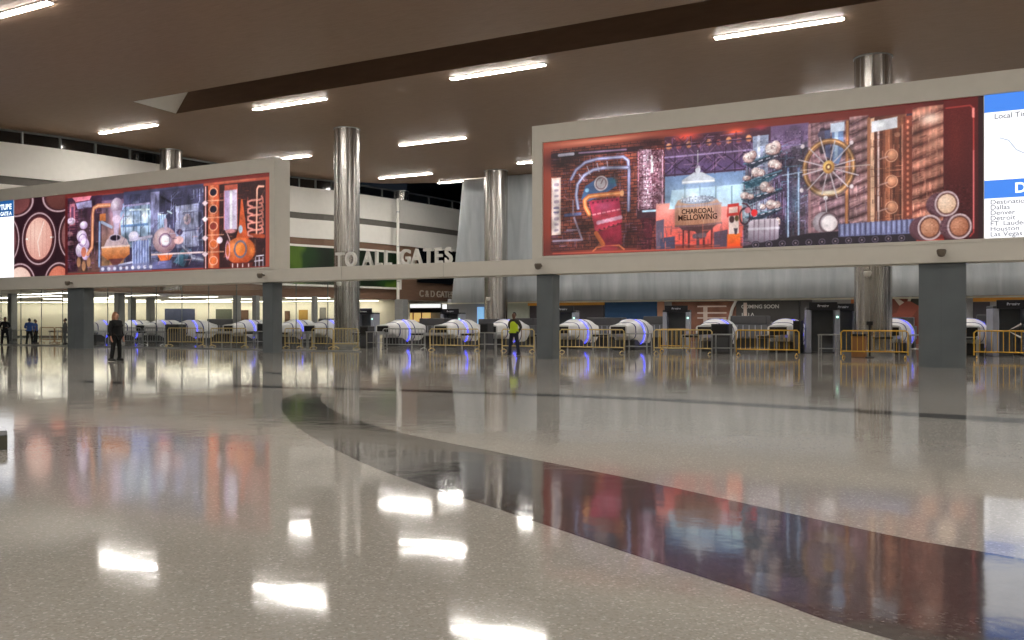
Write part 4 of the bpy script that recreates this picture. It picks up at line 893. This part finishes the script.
for y in (306.5, 313, 318):
    p = at_y(700, y, YS-.17).z; MB().box(at_y(698, y, YS).x, at_y(727, y, YS).x, YS-.17, YS-.14, p-.05, p+.05).build('printed_shelf_line', mat('pale_print', (222, 206, 198), .6), rb_)
p = at_y(706, 310, YS); MB().box(p.x-.15, p.x+.15, YS-.175, YS-.14, .9, 2.6).build('printed_post', MATS['pale_print'], rb_)
cs = thing('coming_soon_hoarding', 'dark grey COMING SOON market hoarding behind the white scanners', 'hoarding', (0, 0, 0))
a, c = at_y(737, 301, YS-.1), at_y(800, 345, YS-.1)
MB().box(a.x, c.x, YS-.33, YS-.2, .02, a.z).build('board', mat('dark_hoarding', (72, 70, 70), .6), cs)
p = at_y(742.5, 308.5, YS); text('lettering', 'COMING SOON', mat('white_print', (226, 226, 224), .6), cs, (p.x, YS-.34, p.z), .36, .005, .008)
p = at_y(742.5, 318, YS); text('lettering', 'INA', MATS['white_print'], cs, (p.x, YS-.34, p.z), .52, .005, 0, sx=1.1)
p = at_y(742.5, 327, YS); text('lettering', 'market', mat('grey_print', (150, 148, 146), .6), cs, (p.x, YS-.34, p.z), .78, .005, 0)
p = [at_y(x, y, YS).to_tuple() for x, y in ((737.5, 300.5), (733.5, 308), (731, 318), (729.5, 330))]
MB().tube([(q[0], YS-.3, q[2]) for q in p], .11, 6).build('white_arc', MATS['white_print'], cs)
p = at_y(746.5, 304, YS); MB().box(p.x-.12, p.x+.12, YS-.36, YS-.33, 1.2, 2.8).build('printed_post', MATS['pale_print'], cs)
panel('mural_hoarding', 879, 922, 296, 345, HOARD, 'red-brown and white printed hoarding left of the widest pier', 'hoarding', .1)
panel('orange_brown_panel', 851, 857.5, 297, 345, mat('terracotta', (190, 116, 66), .6), 'narrow terracotta panel just left of the right steel column', 'panel', .1)
panel('dark_opening_board', 973, 990, 302, 345, mat('dark_shop', (62, 58, 66)), 'dark board under the orange header just right of the widest pier', 'board', .1)
panel('slate_board', 800, 812, 300, 345, mat('slate_board', (84, 82, 84), .6), 'dark slate board right of the COMING SOON hoarding', 'board', .1)
# far shop with warm shelves
sh = thing('far_shop', 'distant lit shop with dark canopy and warm shelves under the gate sign', 'shop', (0, 0, 0))
YQ = 78
def qb(name, x0, x1, y0, y1, m, d=0, dep=.1):
    a, c = at_y(x0, y0, YQ-d), at_y(x1, y1, YQ-d); return MB().box(a.x, c.x, YQ-d, YQ-d+dep, max(c.z, 0), a.z).build(name, m, sh)
struct(MB().box(-62, -45.9, YQ+.6, YQ+.8, 0, 3.4).build('wall_shop', mat('shop_grey', (150, 146, 140), .6)))
qb('canopy', 405, 441, 308.4, 312.6, DARKG, .6, .6)
qb('light_strip', 406, 440, 304.4, 307.6, mat('strip_white', (240, 244, 240), .5, emit=1.1), .2)
qb('warm_shelf', 406, 430, 312.6, 321.5, mat('warm_shelf', (236, 196, 120), .5, emit=.75), .1)
for x in (412.5, 421): qb('shelf_divider', x, x+1, 312.6, 321.5, mat('brown_divider', (140, 100, 60), .5), .15)
qb('counter', 405, 441, 322, 340, mat('shop_counter', (110, 92, 84), .5), .5, .5)
qb('lit_poster', 442.5, 446.2, 304.5, 310.5, mat('lit_poster', (250, 250, 250), .5, emit=1.2), 2.0)

# ---------------------------------------------------------------- frameless glass wall at left
YG = 34.4
xs = [-60 + 2.05*k for k in range(17)]
for k, (a, c) in enumerate(zip(xs, xs[1:])):
    g = struct(MB().box(a+.012, c-.012, YG, YG+.02, .05, 3.75).build('window_%d' % (k+11), GLASS))
    struct(MB().box(a-.012, a+.012, YG-.01, YG+.03, .05, 3.75).build('joint', mat('glass_joint', (86, 96, 94), .4), g))
struct(MB().box(-60, xs[-1], YG-.03, YG+.05, 0, .05).build('trim_9', SILVER))
struct(MB().box(-60, xs[-1], YG-.03, YG+.05, 3.75, 3.83).build('trim_10', SILVER))

# ---------------------------------------------------------------- security lanes
YC = 45.0
def make_scanner():
    t = thing('baggage_scanner', '', 'baggage scanner', group='white drum baggage scanners in the checkpoint')
    MB().loft_y([(-1.95, .5, .98, .3, 5), (-1.35, .52, 1.0, .33, 4), (-.75, .72, .86, .62, 2.6), (-.45, .82, .83, .76, 2.1), (.95, .82, .83, .76, 2.1), (1.3, .7, .83, .6, 2.6), (1.8, .52, .96, .32, 5)], 36).build('housing', CTW, t, smooth=True)
    MB().loft_y([(-.4, .835, .83, .775, 2.1), (-.39, .842, .83, .782, 2.1), (-.33, .842, .83, .782, 2.1), (-.32, .835, .83, .775, 2.1)], 36).build('ring_band', mat('pale_blue_band', (150, 166, 240), .4), t, smooth=True)
    MB().loft_y([(-.385, .85, .83, .79, 2.1), (-.335, .85, .83, .79, 2.1)], 24, math.radians(-80), math.radians(70)).build('ring_light', BLUEL, t, smooth=True)
    MB().loft_y([(.18, .825, .83, .765, 2.1), (.19, .832, .83, .772, 2.1), (.27, .832, .83, .772, 2.1), (.28, .825, .83, .765, 2.1)], 36).build('stripe', BLUES, t, smooth=True)
    MB().loft_y([(-1.08, .61, .94, .455, 3.2), (-1.07, .63, .94, .47, 3.1), (-1.02, .64, .94, .485, 3.0)], 36).build('front_stripe', BLUES, t, smooth=True)
    MB().box(-.4, .4, -1.98, -1.9, .8, 1.2, .02).build('tunnel_mouth', BLACK, t)
    MB().box(-.62, .62, -1.2, 1.2, 0, .5, .03).build('base', DARKG, t)
    cv = MB().box(-.4, .4, -4.3, -1.95, .72, .8, .01).build('conveyor', BLACK, t)
    b = MB()
    for s in (-1, 1): b.box(s*.42-.03, s*.42+.03, -4.3, -1.95, .7, .84)
    b.build('side_rail', SILVER, cv)
    for y in (-4.2, -2.1):
        for s in (-1, 1): MB().box(s*.42-.03, s*.42+.03, y-.03, y+.03, 0, .7).build('leg', SILVER, t)
    return t
sc0 = make_scanner()
scan = [(105, 'white drum baggage scanner hidden partly by the woman in black'), (134, 'white baggage scanner just right of the woman in black'), (163, 'white baggage scanner second to the right of the woman in black'),
        (193, 'white baggage scanner in front of the dim green window, third right of the woman'), (250, 'white baggage scanner just left of the pier under the left display end'),
        (297, 'white baggage scanner just right of the pier under the left display end'), (330, 'white baggage scanner partly behind the large steel column left of centre'), (402, 'white baggage scanner in front of the distant warm shop'),
        (459, 'white baggage scanner below the black lane sign left of the centre steel column'), (507, 'white baggage scanner behind the worker in the yellow vest'), (577, 'white baggage scanner just right of the pier under the right display end'),
        (632, 'white baggage scanner in front of the navy hoarding'), (717, 'white baggage scanner in front of the red-brown hoarding, behind the grey cabinet'), (787, 'white baggage scanner in front of the COMING SOON hoarding right edge'),
        (894, 'white baggage scanner between the right steel column and the widest pier'), (969, 'white baggage scanner whose edge shows right of the widest pier')]
for i, (x, lb) in enumerate(scan):
    p = (ux(x, YC), YC, 0)
    if i == 0: sc0.location = p; sc0['label'] = lb
    else: dup(sc0, p, label=lb)
# body scanner portals with black lane signs
def make_portal():
    t = thing('screening_portal', '', 'body scanner', group='grey screening portals')
    for s in (-1, 1): MB().box(s*.62-.12, s*.62+.12, -.55, .55, 0, 2.0, .04).build('side_panel', LAV, t)
    MB().box(-.74, .74, -.55, .55, 1.98, 2.1, .03).build('top_housing', DARKG, t)
    MB().box(-.5, .5, .3, .34, .05, 1.98).build('glass_screen', mat('smoked_glass', (104, 108, 112), .2), t)
    MB().box(-.5, .5, -.5, .5, 0, .05).build('floor_plate', DARKG, t)
    sg = MB().box(-.62, .62, -.62, -.56, 1.98, 2.34, .01).build('sign_board', mat('sign_black', (14, 14, 24), .4), t)
    text('sign_text', 'Premier', mat('sign_white', (220, 222, 230), .5), sg, (0, -.625, 2.12), .15, .002, .004, align='CENTER')
    MB().lathe([(.035, 1.62), (.05, 1.66), (.035, 1.7)], 10, .62, -.57).build('status_lamp', mat('green_lamp', (180, 255, 220), .5, emit=2.5), t)
    return t
po0 = make_portal()
for i, (x, Y, lb) in enumerate(((453, 52, 'grey screening portal with black sign left of the centre steel column'), (565, 47, 'grey screening portal below the left orange header'), (677, 48, 'grey screening portal with black sign right of the navy hoarding'),
                   (822, 43.5, 'grey screening portal with black sign left of the right steel column'), (842, 47, 'grey screening portal just behind the left edge of the right steel column'), (1009, 43, 'grey screening portal with black sign at the right frame edge'), (367, 50, 'dark screening portal just right of the large steel column'))):
    p = (ux(x, Y), Y, 0)
    if i == 0: po0.location = p; po0.rotation_euler = (0, 0, .25); po0['label'] = lb
    else: dup(po0, p, .25, lb)

def barrier(x0, x1, Y, col, lb, n=None, h=1.08):
    a, c = ux(x0, Y), ux(x1, Y); Lg = c-a; n = n or max(4, int(Lg/.2))
    t = thing('crowd_barrier', lb, 'barrier', (a, Y, 0), 0, 'crowd barriers in front of the checkpoint')
    r = .028
    MB().tube([(0, 0, .12), (0, 0, h-.08), (.08, 0, h), (Lg-.08, 0, h), (Lg, 0, h-.08), (Lg, 0, .12)], r, 8).build('frame', col, t, smooth=True)
    b = MB().tube([(0, 0, .26), (Lg, 0, .26)], r*.9, 8)
    b.build('bottom_rail', col, t, smooth=True)
    b = MB()
    for k in range(1, n): b.tube([(Lg*k/n, 0, .26), (Lg*k/n, 0, h)], .013, 6)
    b.build('bar_infill', col, t, smooth=True)
    for x in (.1, Lg-.1): MB().tube([(x, -.28, .02), (x, -.05, .1), (x, .05, .1), (x, .28, .02)], .022, 6).build('foot', col, t, smooth=True)
YP = mat('pale_yellow_paint', (222, 196, 130), .45)
for a in ((841, 908, 38.0, YELLOW, 'yellow crowd barrier in front of the right steel column'), (974, 1046, 39.5, YELLOW, 'yellow crowd barrier at the right frame edge'),
          (736, 799, 38.6, YELLOW, 'yellow crowd barrier in front of the COMING SOON hoarding'), (654, 712, 39, YP, 'pale yellow crowd barrier left of the dark grey cabinet, below the screening portal'),
          (560, 624, 38.6, YP, 'pale yellow crowd barrier just right of the pier at centre'), (502, 534, 38.8, YP, 'short pale yellow barrier between the worker and the centre pier'),
          (430, 479, 38.4, YP, 'pale yellow crowd barrier left of the worker in the yellow vest'), (334, 358, 38.2, YP, 'pale yellow barrier in front of the large steel column left of centre'),
          (312, 333, 38.2, YP, 'pale yellow barrier just left of the large steel column'), (285, 301, 38, YP, 'pale yellow barrier right of the pier under the left display end'),
          (211, 246, 37.6, YP, 'pale yellow crowd barrier left of the pier under the left display end'), (168, 203, 37.6, YP, 'pale yellow crowd barrier in front of the dim windows, right of the low dark cabinet'),
          (40, 54, 38.5, MATS['brown_divider'], 'brown barrier right of the man in the blue shirt, behind the glass'), (55, 62, 38.5, MATS['brown_divider'], 'short brown barrier left of the person in grey, behind the glass'),
          (383, 425, 38.6, SILVER, 'long silver crowd barrier in front of the distant warm shop'), (120, 141, 37.8, SILVER, 'silver crowd barrier just right of the woman in black'), (143, 165, 37.8, SILVER, 'silver crowd barrier left of the low dark cabinet'),
          (660, 690, 42.6, YELLOW, 'yellow crowd barrier farther back, below the screening portal right of the navy hoarding')):
    barrier(*a)
def search_table(x0, x1, Y, lb, h=.92):
    a, c = ux(x0, Y), ux(x1, Y); Lg = c-a
    t = thing('search_table', lb, 'table', (a, Y, 0), 0, 'silver tables in the checkpoint')
    MB().box(0, Lg, -.35, .35, h-.05, h, .008).build('table_top', SILVER, t)
    MB().box(.04, Lg-.04, -.3, .3, .3, .33).build('lower_shelf', SILVER, t)
    for x in (.04, Lg-.04):
        for y in (-.3, .3): MB().box(x-.025, x+.025, y-.025, y+.025, 0, h-.05).build('leg', SILVER, t)
for a in ((819, 838, 39.6, 'silver table left of the yellow barrier at the right steel column'), (909, 926, 40.5, 'silver table peeking out left of the widest pier'), (713, 734, 38.2, 'silver table in front of the dark grey cabinet'),
          (626, 650, 39, 'silver table in front of the navy hoarding'), (481, 500, 39.2, 'silver table left of the worker in the yellow vest'), (249, 262, 38.5, 'silver table just left of the pier under the left display end'), (304, 311, 38.9, 'narrow silver table left of the large steel column'),
          (369.5, 381, 39.6, 'silver table just right of the large steel column'), (16, 26, 37.8, 'dark topped trolley table left of the man in the blue shirt')):
    search_table(*a)
def cabinet(x0, x1, Y, h, lb):
    a, c = ux(x0, Y), ux(x1, Y)
    t = thing('operator_cabinet', lb, 'cabinet', (a, Y, 0))
    MB().box(0, c-a, 0, .6, 0, h, .02).build('body', DARKG, t)
    MB().box(.05, (c-a)-.05, -.02, 0, .1, h*.55, .005).build('door', mat('cabinet_door', (74, 76, 80), .4), t)
    MB().box(.05, (c-a)-.05, -.02, 0, h*.62, h-.06, .005).build('screen_back', BLACK, t)
for a in ((711, 729, 39.6, 1.35, 'dark grey operator cabinet in front of the red-brown hoarding'), (480, 488, 41, 1.38, 'dark grey operator cabinet left of the worker in the yellow vest'), (165, 179, 40.5, 1.3, 'low dark operator cabinet between scanners at left'),
          (257, 263, 40.5, 1.35, 'dark operator cabinet beside the pier under the left display end'), (359.5, 368, 39.8, 1.2, 'dark operator cabinet just right of the large steel column'), (793, 801, 43, 1.5, 'dark operator cabinet left of the black lane sign at right')):
    cabinet(*a)
def equipment(x0, x1, Y, h, lb):
    a, c = ux(x0, Y), ux(x1, Y); W_ = c-a
    t = thing('conveyor_machine', lb, 'conveyor machine', (a, Y, 0), 0, 'grey conveyor machines behind the scanners')
    MB().box(0, W_, 0, 1.2, .5, h*.72, .03).build('body', mat('machine_grey', (98, 100, 106), .5), t)
    MB().box(.1, W_-.1, .1, 1.1, h*.72, h, .05).build('hood', mat('machine_hood', (78, 78, 82), .4), t)
    MB().box(.05, W_-.05, .05, 1.15, 0, .5).build('plinth', BLACK, t)
    b = MB()
    for k in range(int(W_/.35)): b.box(.15+k*.35, .2+k*.35, -.02, 0, .6, h*.7)
    b.build('rib_panel', LAV, t)
for a in ((584, 622, 52, 1.72, 'grey conveyor machine between the scanners left of the navy hoarding'), (641, 668, 53, 1.8, 'grey conveyor machine in front of the tan strip'), (728, 768, 52, 1.8, 'grey conveyor machine in front of the word market'),
          (878, 915, 52, 1.7, 'grey conveyor machine below the mural print hoarding'), (974, 992, 50, 1.8, 'grey conveyor machine right of the widest pier'), (476, 500, 50, 1.65, 'grey conveyor machine behind the cabinet left of the worker'),
          (512, 535, 52, 1.7, 'grey conveyor machine behind the worker in the yellow vest'), (417, 445, 50, 1.7, 'grey conveyor machine right of the scanner by the distant shop'), (205, 232, 50, 1.7, 'grey conveyor machine between scanners below the dim green window'),
          (316, 334, 50, 1.7, 'grey conveyor machine left of the large steel column')):
    equipment(*a)
t = thing('waste_bin', 'brown bin behind the yellow barrier left of the right steel column', 'bin', (ux(859, 38.9), 38.9, 0))
MB().box(-.27, .27, -.25, .25, 0, .85, .03).build('body', mat('bin_brown', (150, 104, 62), .5), t); MB().box(-.29, .29, -.27, .27, .85, .95, .02).build('lid', BLACK, t)
t = thing('stanchion', 'black post standing behind the yellow barrier at the right steel column', 'stanchion', (ux(869.5, 38.3), 38.35, 0))
MB().lathe([(.17, 0), (.17, .03), (.04, .06), (.04, 1.2), (.05, 1.24), (.05, 1.3)], 16).build('post', BLACK, t, smooth=True); MB().box(-.12, .12, -.03, .03, 1.3, 1.45, .01).build('sign_head', BLACK, t)
t = thing('arrow_stand', 'white arrow sign behind the yellow barrier at the right frame edge', 'sign', (ux(1014, 41), 41, 0))
MB().tube([(0, 0, 0), (0, 0, .8)], .03).build('post', DARKG, t)
MB().tube([(.26, 0, 1.35), (-.22, 0, 1.08), (.26, 0, .8)], .05, 6).build('arrow', mat('sign_white', (220, 222, 230)), t)
# floor box at the left edge
q = at_z(0, 449.5)
t = thing('floor_box', 'low dark grey box on the floor at the left frame edge', 'floor box', (at_z(7.5, 449.5).x, at_z(7.5, 449.5).y, 0), YAW+.515)
MB().box(-1.2, 0, 0, .5, 0, .152, .008).build('body', mat('olive_grey', (86, 84, 72), .5), t); MB().box(-1.2, -.004, .004, .5, .152, .158).build('lid', DARKG, t)

# ---------------------------------------------------------------- people
def skin(name, verts, edges, rad, m, parent, root=0, sub=2):
    me = bpy.data.meshes.new(name); me.from_pydata([tuple(v) for v in verts], edges, [])
    o = bpy.data.objects.new(name, me); C.objects.link(o)
    o.modifiers.new('s', 'SKIN'); sd = o.modifiers.new('d', 'SUBSURF'); sd.levels = sd.render_levels = sub
    for i, r in enumerate(rad):
        sv = me.skin_vertices[0].data[i]; sv.radius = (r, r) if not isinstance(r, tuple) else r; sv.use_root = (i == root)
    dg = bpy.context.evaluated_depsgraph_get(); nm = bpy.data.meshes.new_from_object(o.evaluated_get(dg)); bpy.data.objects.remove(o)
    nm.name = name; nm.materials.clear(); nm.materials.append(m); nm.polygons.foreach_set('use_smooth', [True]*len(nm.polygons))
    n = bpy.data.objects.new(name, nm); C.objects.link(n); n.parent = parent; return n
def person(label, loc, rz, H, top, legs, skin_c, hair_c, pose='down', long_hair=False, vest=None, stance=.1, wide=1.0, coat=False):
    t = thing('person', label, 'person', loc, rz); k = H/1.75
    V = []; E_ = []; Rr = []
    def v(p, r, par=None):
        V.append(Vector(p)*k); Rr.append(r*k); 
        if par is not None: E_.append((par, len(V)-1))
        return len(V)-1
    pel = v((0, 0, .95), .13); wa = v((0, .0, 1.1), .12, pel); ch = v((0, .01, 1.29), .115, wa); nb = v((0, .012, 1.44), .05, ch); nk = v((0, .0, 1.53), .052, nb)
    hd = v((0, -.015, 1.6), .078, nk); hc = v((0, -.005, 1.68), .085, hd); v((0, 0, 1.735), .05, hc)
    v((0, -.115, 1.605), .013, hd)                 # nose
    for s in (-1, 1): v((s*.09, .005, 1.615), .014, hd)
    J = {}
    for s in (-1, 1):
        sh = v((s*.175*wide, .01, 1.41), .06, ch)
        if pose == 'down': el, wr_, hn = (s*.25*wide, .03, 1.13), (s*.26*wide, -.04, .88), (s*.255*wide, -.06, .8)
        elif pose == 'folded': el, wr_, hn = (s*.27*wide, -.02, 1.15), (s*.06, -.2, 1.12), (-s*.03, -.21, 1.14)
        elif pose == 'back': el, wr_, hn = (s*.27*wide, .1, 1.15), (s*.1, .2, .96), (s*.03, .21, .93)
        else: el, wr_, hn = (s*.25*wide, .0, 1.15), (s*.17, -.22, 1.1), (s*.14, -.29, 1.1)
        e = v(el, .045, sh); w1 = v(wr_, .028, e); h1 = v(hn, .036, w1)
        d = (Vector(hn)-Vector(wr_)).normalized(); sdv = d.cross(Vector((0, 1, 0)) if abs(d.y) < .8 else Vector((0, 0, 1))).normalized()
        for j, ln in enumerate((.062, .075, .08, .07)):
            b0 = Vector(hn)+sdv*(j-1.5)*.019; f1 = v(b0+d*.035, .009, h1); f2 = v(b0+d*(.035+ln*.5)+Vector((0, -.006, 0)), .0085, f1); v(b0+d*(.035+ln)+Vector((0, -.02, 0)), .007, f2)
        tb = v(Vector(hn)-sdv*.03-d*.01+Vector((0, -.02, 0)), .011, h1); v(Vector(hn)-sdv*.04+d*.03+Vector((0, -.03, 0)), .009, tb)
        hp = v((s*.095, 0, .9), .085, pel); kn = v((s*(.1+stance*.3), -.015, .5), .056, hp); an = v((s*(.1+stance*.5), .02, .09), .034, kn); v((s*(.1+stance*.5), -.09, .045), .026, an)
        J[s] = (Vector((s*.175*wide, .01, 1.4)), Vector(el), Vector(wr_), Vector((s*.095, 0, .9)), Vector((s*(.1+stance*.3), -.015, .5)), Vector((s*(.1+stance*.5), .02, .09)))
    skin('body', V, E_, Rr, skin_c, t)
    # garments
    V2 = []; E2 = []; R2 = []
    def g(p, r, par=None):
        V2.append(Vector(p)*k); R2.append(r*k)
        if par is not None: E2.append((par, len(V2)-1))
        return len(V2)-1
    b0 = g((0, 0, 1.1), .15*wide); 
    lo = g((0, 0, .93), .158*wide, b0)
    if coat: g((0, 0, .82), .15*wide, lo)
    c1 = g((0, .01, 1.28), .15*wide, b0); c2 = g((0, .012, 1.39), .13, c1); g((0, .01, 1.5), .07, c2)
    for s in (-1, 1):
        a = g(J[s][0], .095, c2); e = g(J[s][1], .062, a); g(J[s][2]*.92+J[s][1]*.08, .045, e)
    skin('jacket' if coat else 'shirt', V2, E2, R2, top, t)
    V2, E2, R2 = [], [], []
    p0 = g((0, 0, .96), .14*wide)
    for s in (-1, 1):
        a = g(J[s][3]+Vector((0, 0, -.02)), .105, p0); e = g(J[s][4], .08, a); g(J[s][5]+Vector((0, 0, -.03)), .068, e)
    skin('trousers', V2, E2, R2, legs, t)
    for s in (-1, 1):
        a = J[s][5]
        MB().loft_y([(-.2, .03, .035, .025, 2.5), (-.17, .05, .048, .046, 2.5), (-.05, .055, .06, .058, 2.5), (.05, .052, .07, .068, 2.5), (.08, .035, .06, .045, 2.5)], 14).build('shoe', BLACK, t, smooth=True, loc=((a.x)*k, (a.y+.03)*k, .005))
    hr = [(0, -.03, 1.74), (0, .02, 1.73), (0, .05, 1.66), (0, .06, 1.58)]; rr_ = [.05, .085, .095, .075]
    if long_hair: hr += [(0, .07, 1.48), (.01, .09, 1.36)]; rr_ = [.06, .095, .112, .105, .095, .06]
    skin('hair', [Vector(p)*k for p in hr], [(i, i+1) for i in range(len(hr)-1)], [r*k for r in rr_], hair_c, t)
    for s in (-1, 1): MB().lathe([(.004, -.008), (.011, -.004), (.011, .004), (.004, .008)], 8).build('eye', BLACK, t, loc=(s*.032*k, -.088*k, 1.64*k))
    if vest:
        V2, E2, R2 = [], [], []
        b0 = g((0, -.005, 1.1), .166*wide); g((0, 0, 1.0), .165*wide, b0); c1 = g((0, .0, 1.3), .172*wide, b0); g((0, .01, 1.42), .115, c1)
        vo = skin('safety_vest', V2, E2, R2, vest, t)
    return t
SK = mat('skin_warm', (190, 140, 116), .55); SK2 = mat('skin_dark', (120, 84, 66), .55)
BLK = mat('black_cloth', (12, 12, 14), .85); NVC = mat('navy_cloth', (30, 34, 52), .85); BLU = mat('blue_cloth', (52, 92, 170), .8); GRC = mat('grey_cloth', (86, 86, 88), .85); OLV = mat('olive_cloth', (62, 60, 54), .85)
VST = mat('hi_vis_yellow', (206, 232, 40), .6); HR1 = mat('auburn_hair', (150, 104, 76), .7); HR2 = mat('dark_hair', (34, 28, 26), .7)
def foot(x, y): p = at_z(x, y); return (p.x, p.y, 0)
person('woman in black jacket and trousers with auburn hair, standing alone in front of the checkpoint', foot(116, 361.3), YAW+math.radians(74), 1.76, BLK, BLK, SK, HR1, 'down', True, None, .22, 1.22, True)
person('worker in a yellow safety vest and dark trousers standing left of the centre pier', foot(514, 355.3), YAW+math.radians(-30), 1.83, OLV, NVC, SK2, HR2, 'back', False, VST, .22, 1.05)
person('man in black suit standing at the left frame edge behind the glass', foot(5, 344.8), YAW+math.radians(20), 1.74, BLK, BLK, SK2, HR2, 'front', False, None, .16, 1.1, True)
person('broad person in a blue shirt and dark trousers seen from behind, behind the glass', foot(29.5, 344.6), YAW+math.radians(190), 1.66, BLU, BLK, SK2, HR2, 'front', False, None, .16, 1.2)
person('slimmer person in blue, right of the broad blue-shirted person', foot(35.5, 344.2), YAW+math.radians(90), 1.6, BLU, BLK, SK2, HR2, 'down', False, None, .1, .95)
person('person in grey clothes standing just left of the leftmost grey pier', foot(65, 344.8), YAW+math.radians(-70), 1.66, GRC, GRC, SK2, HR2, 'folded', False, None, .2, 1.05)
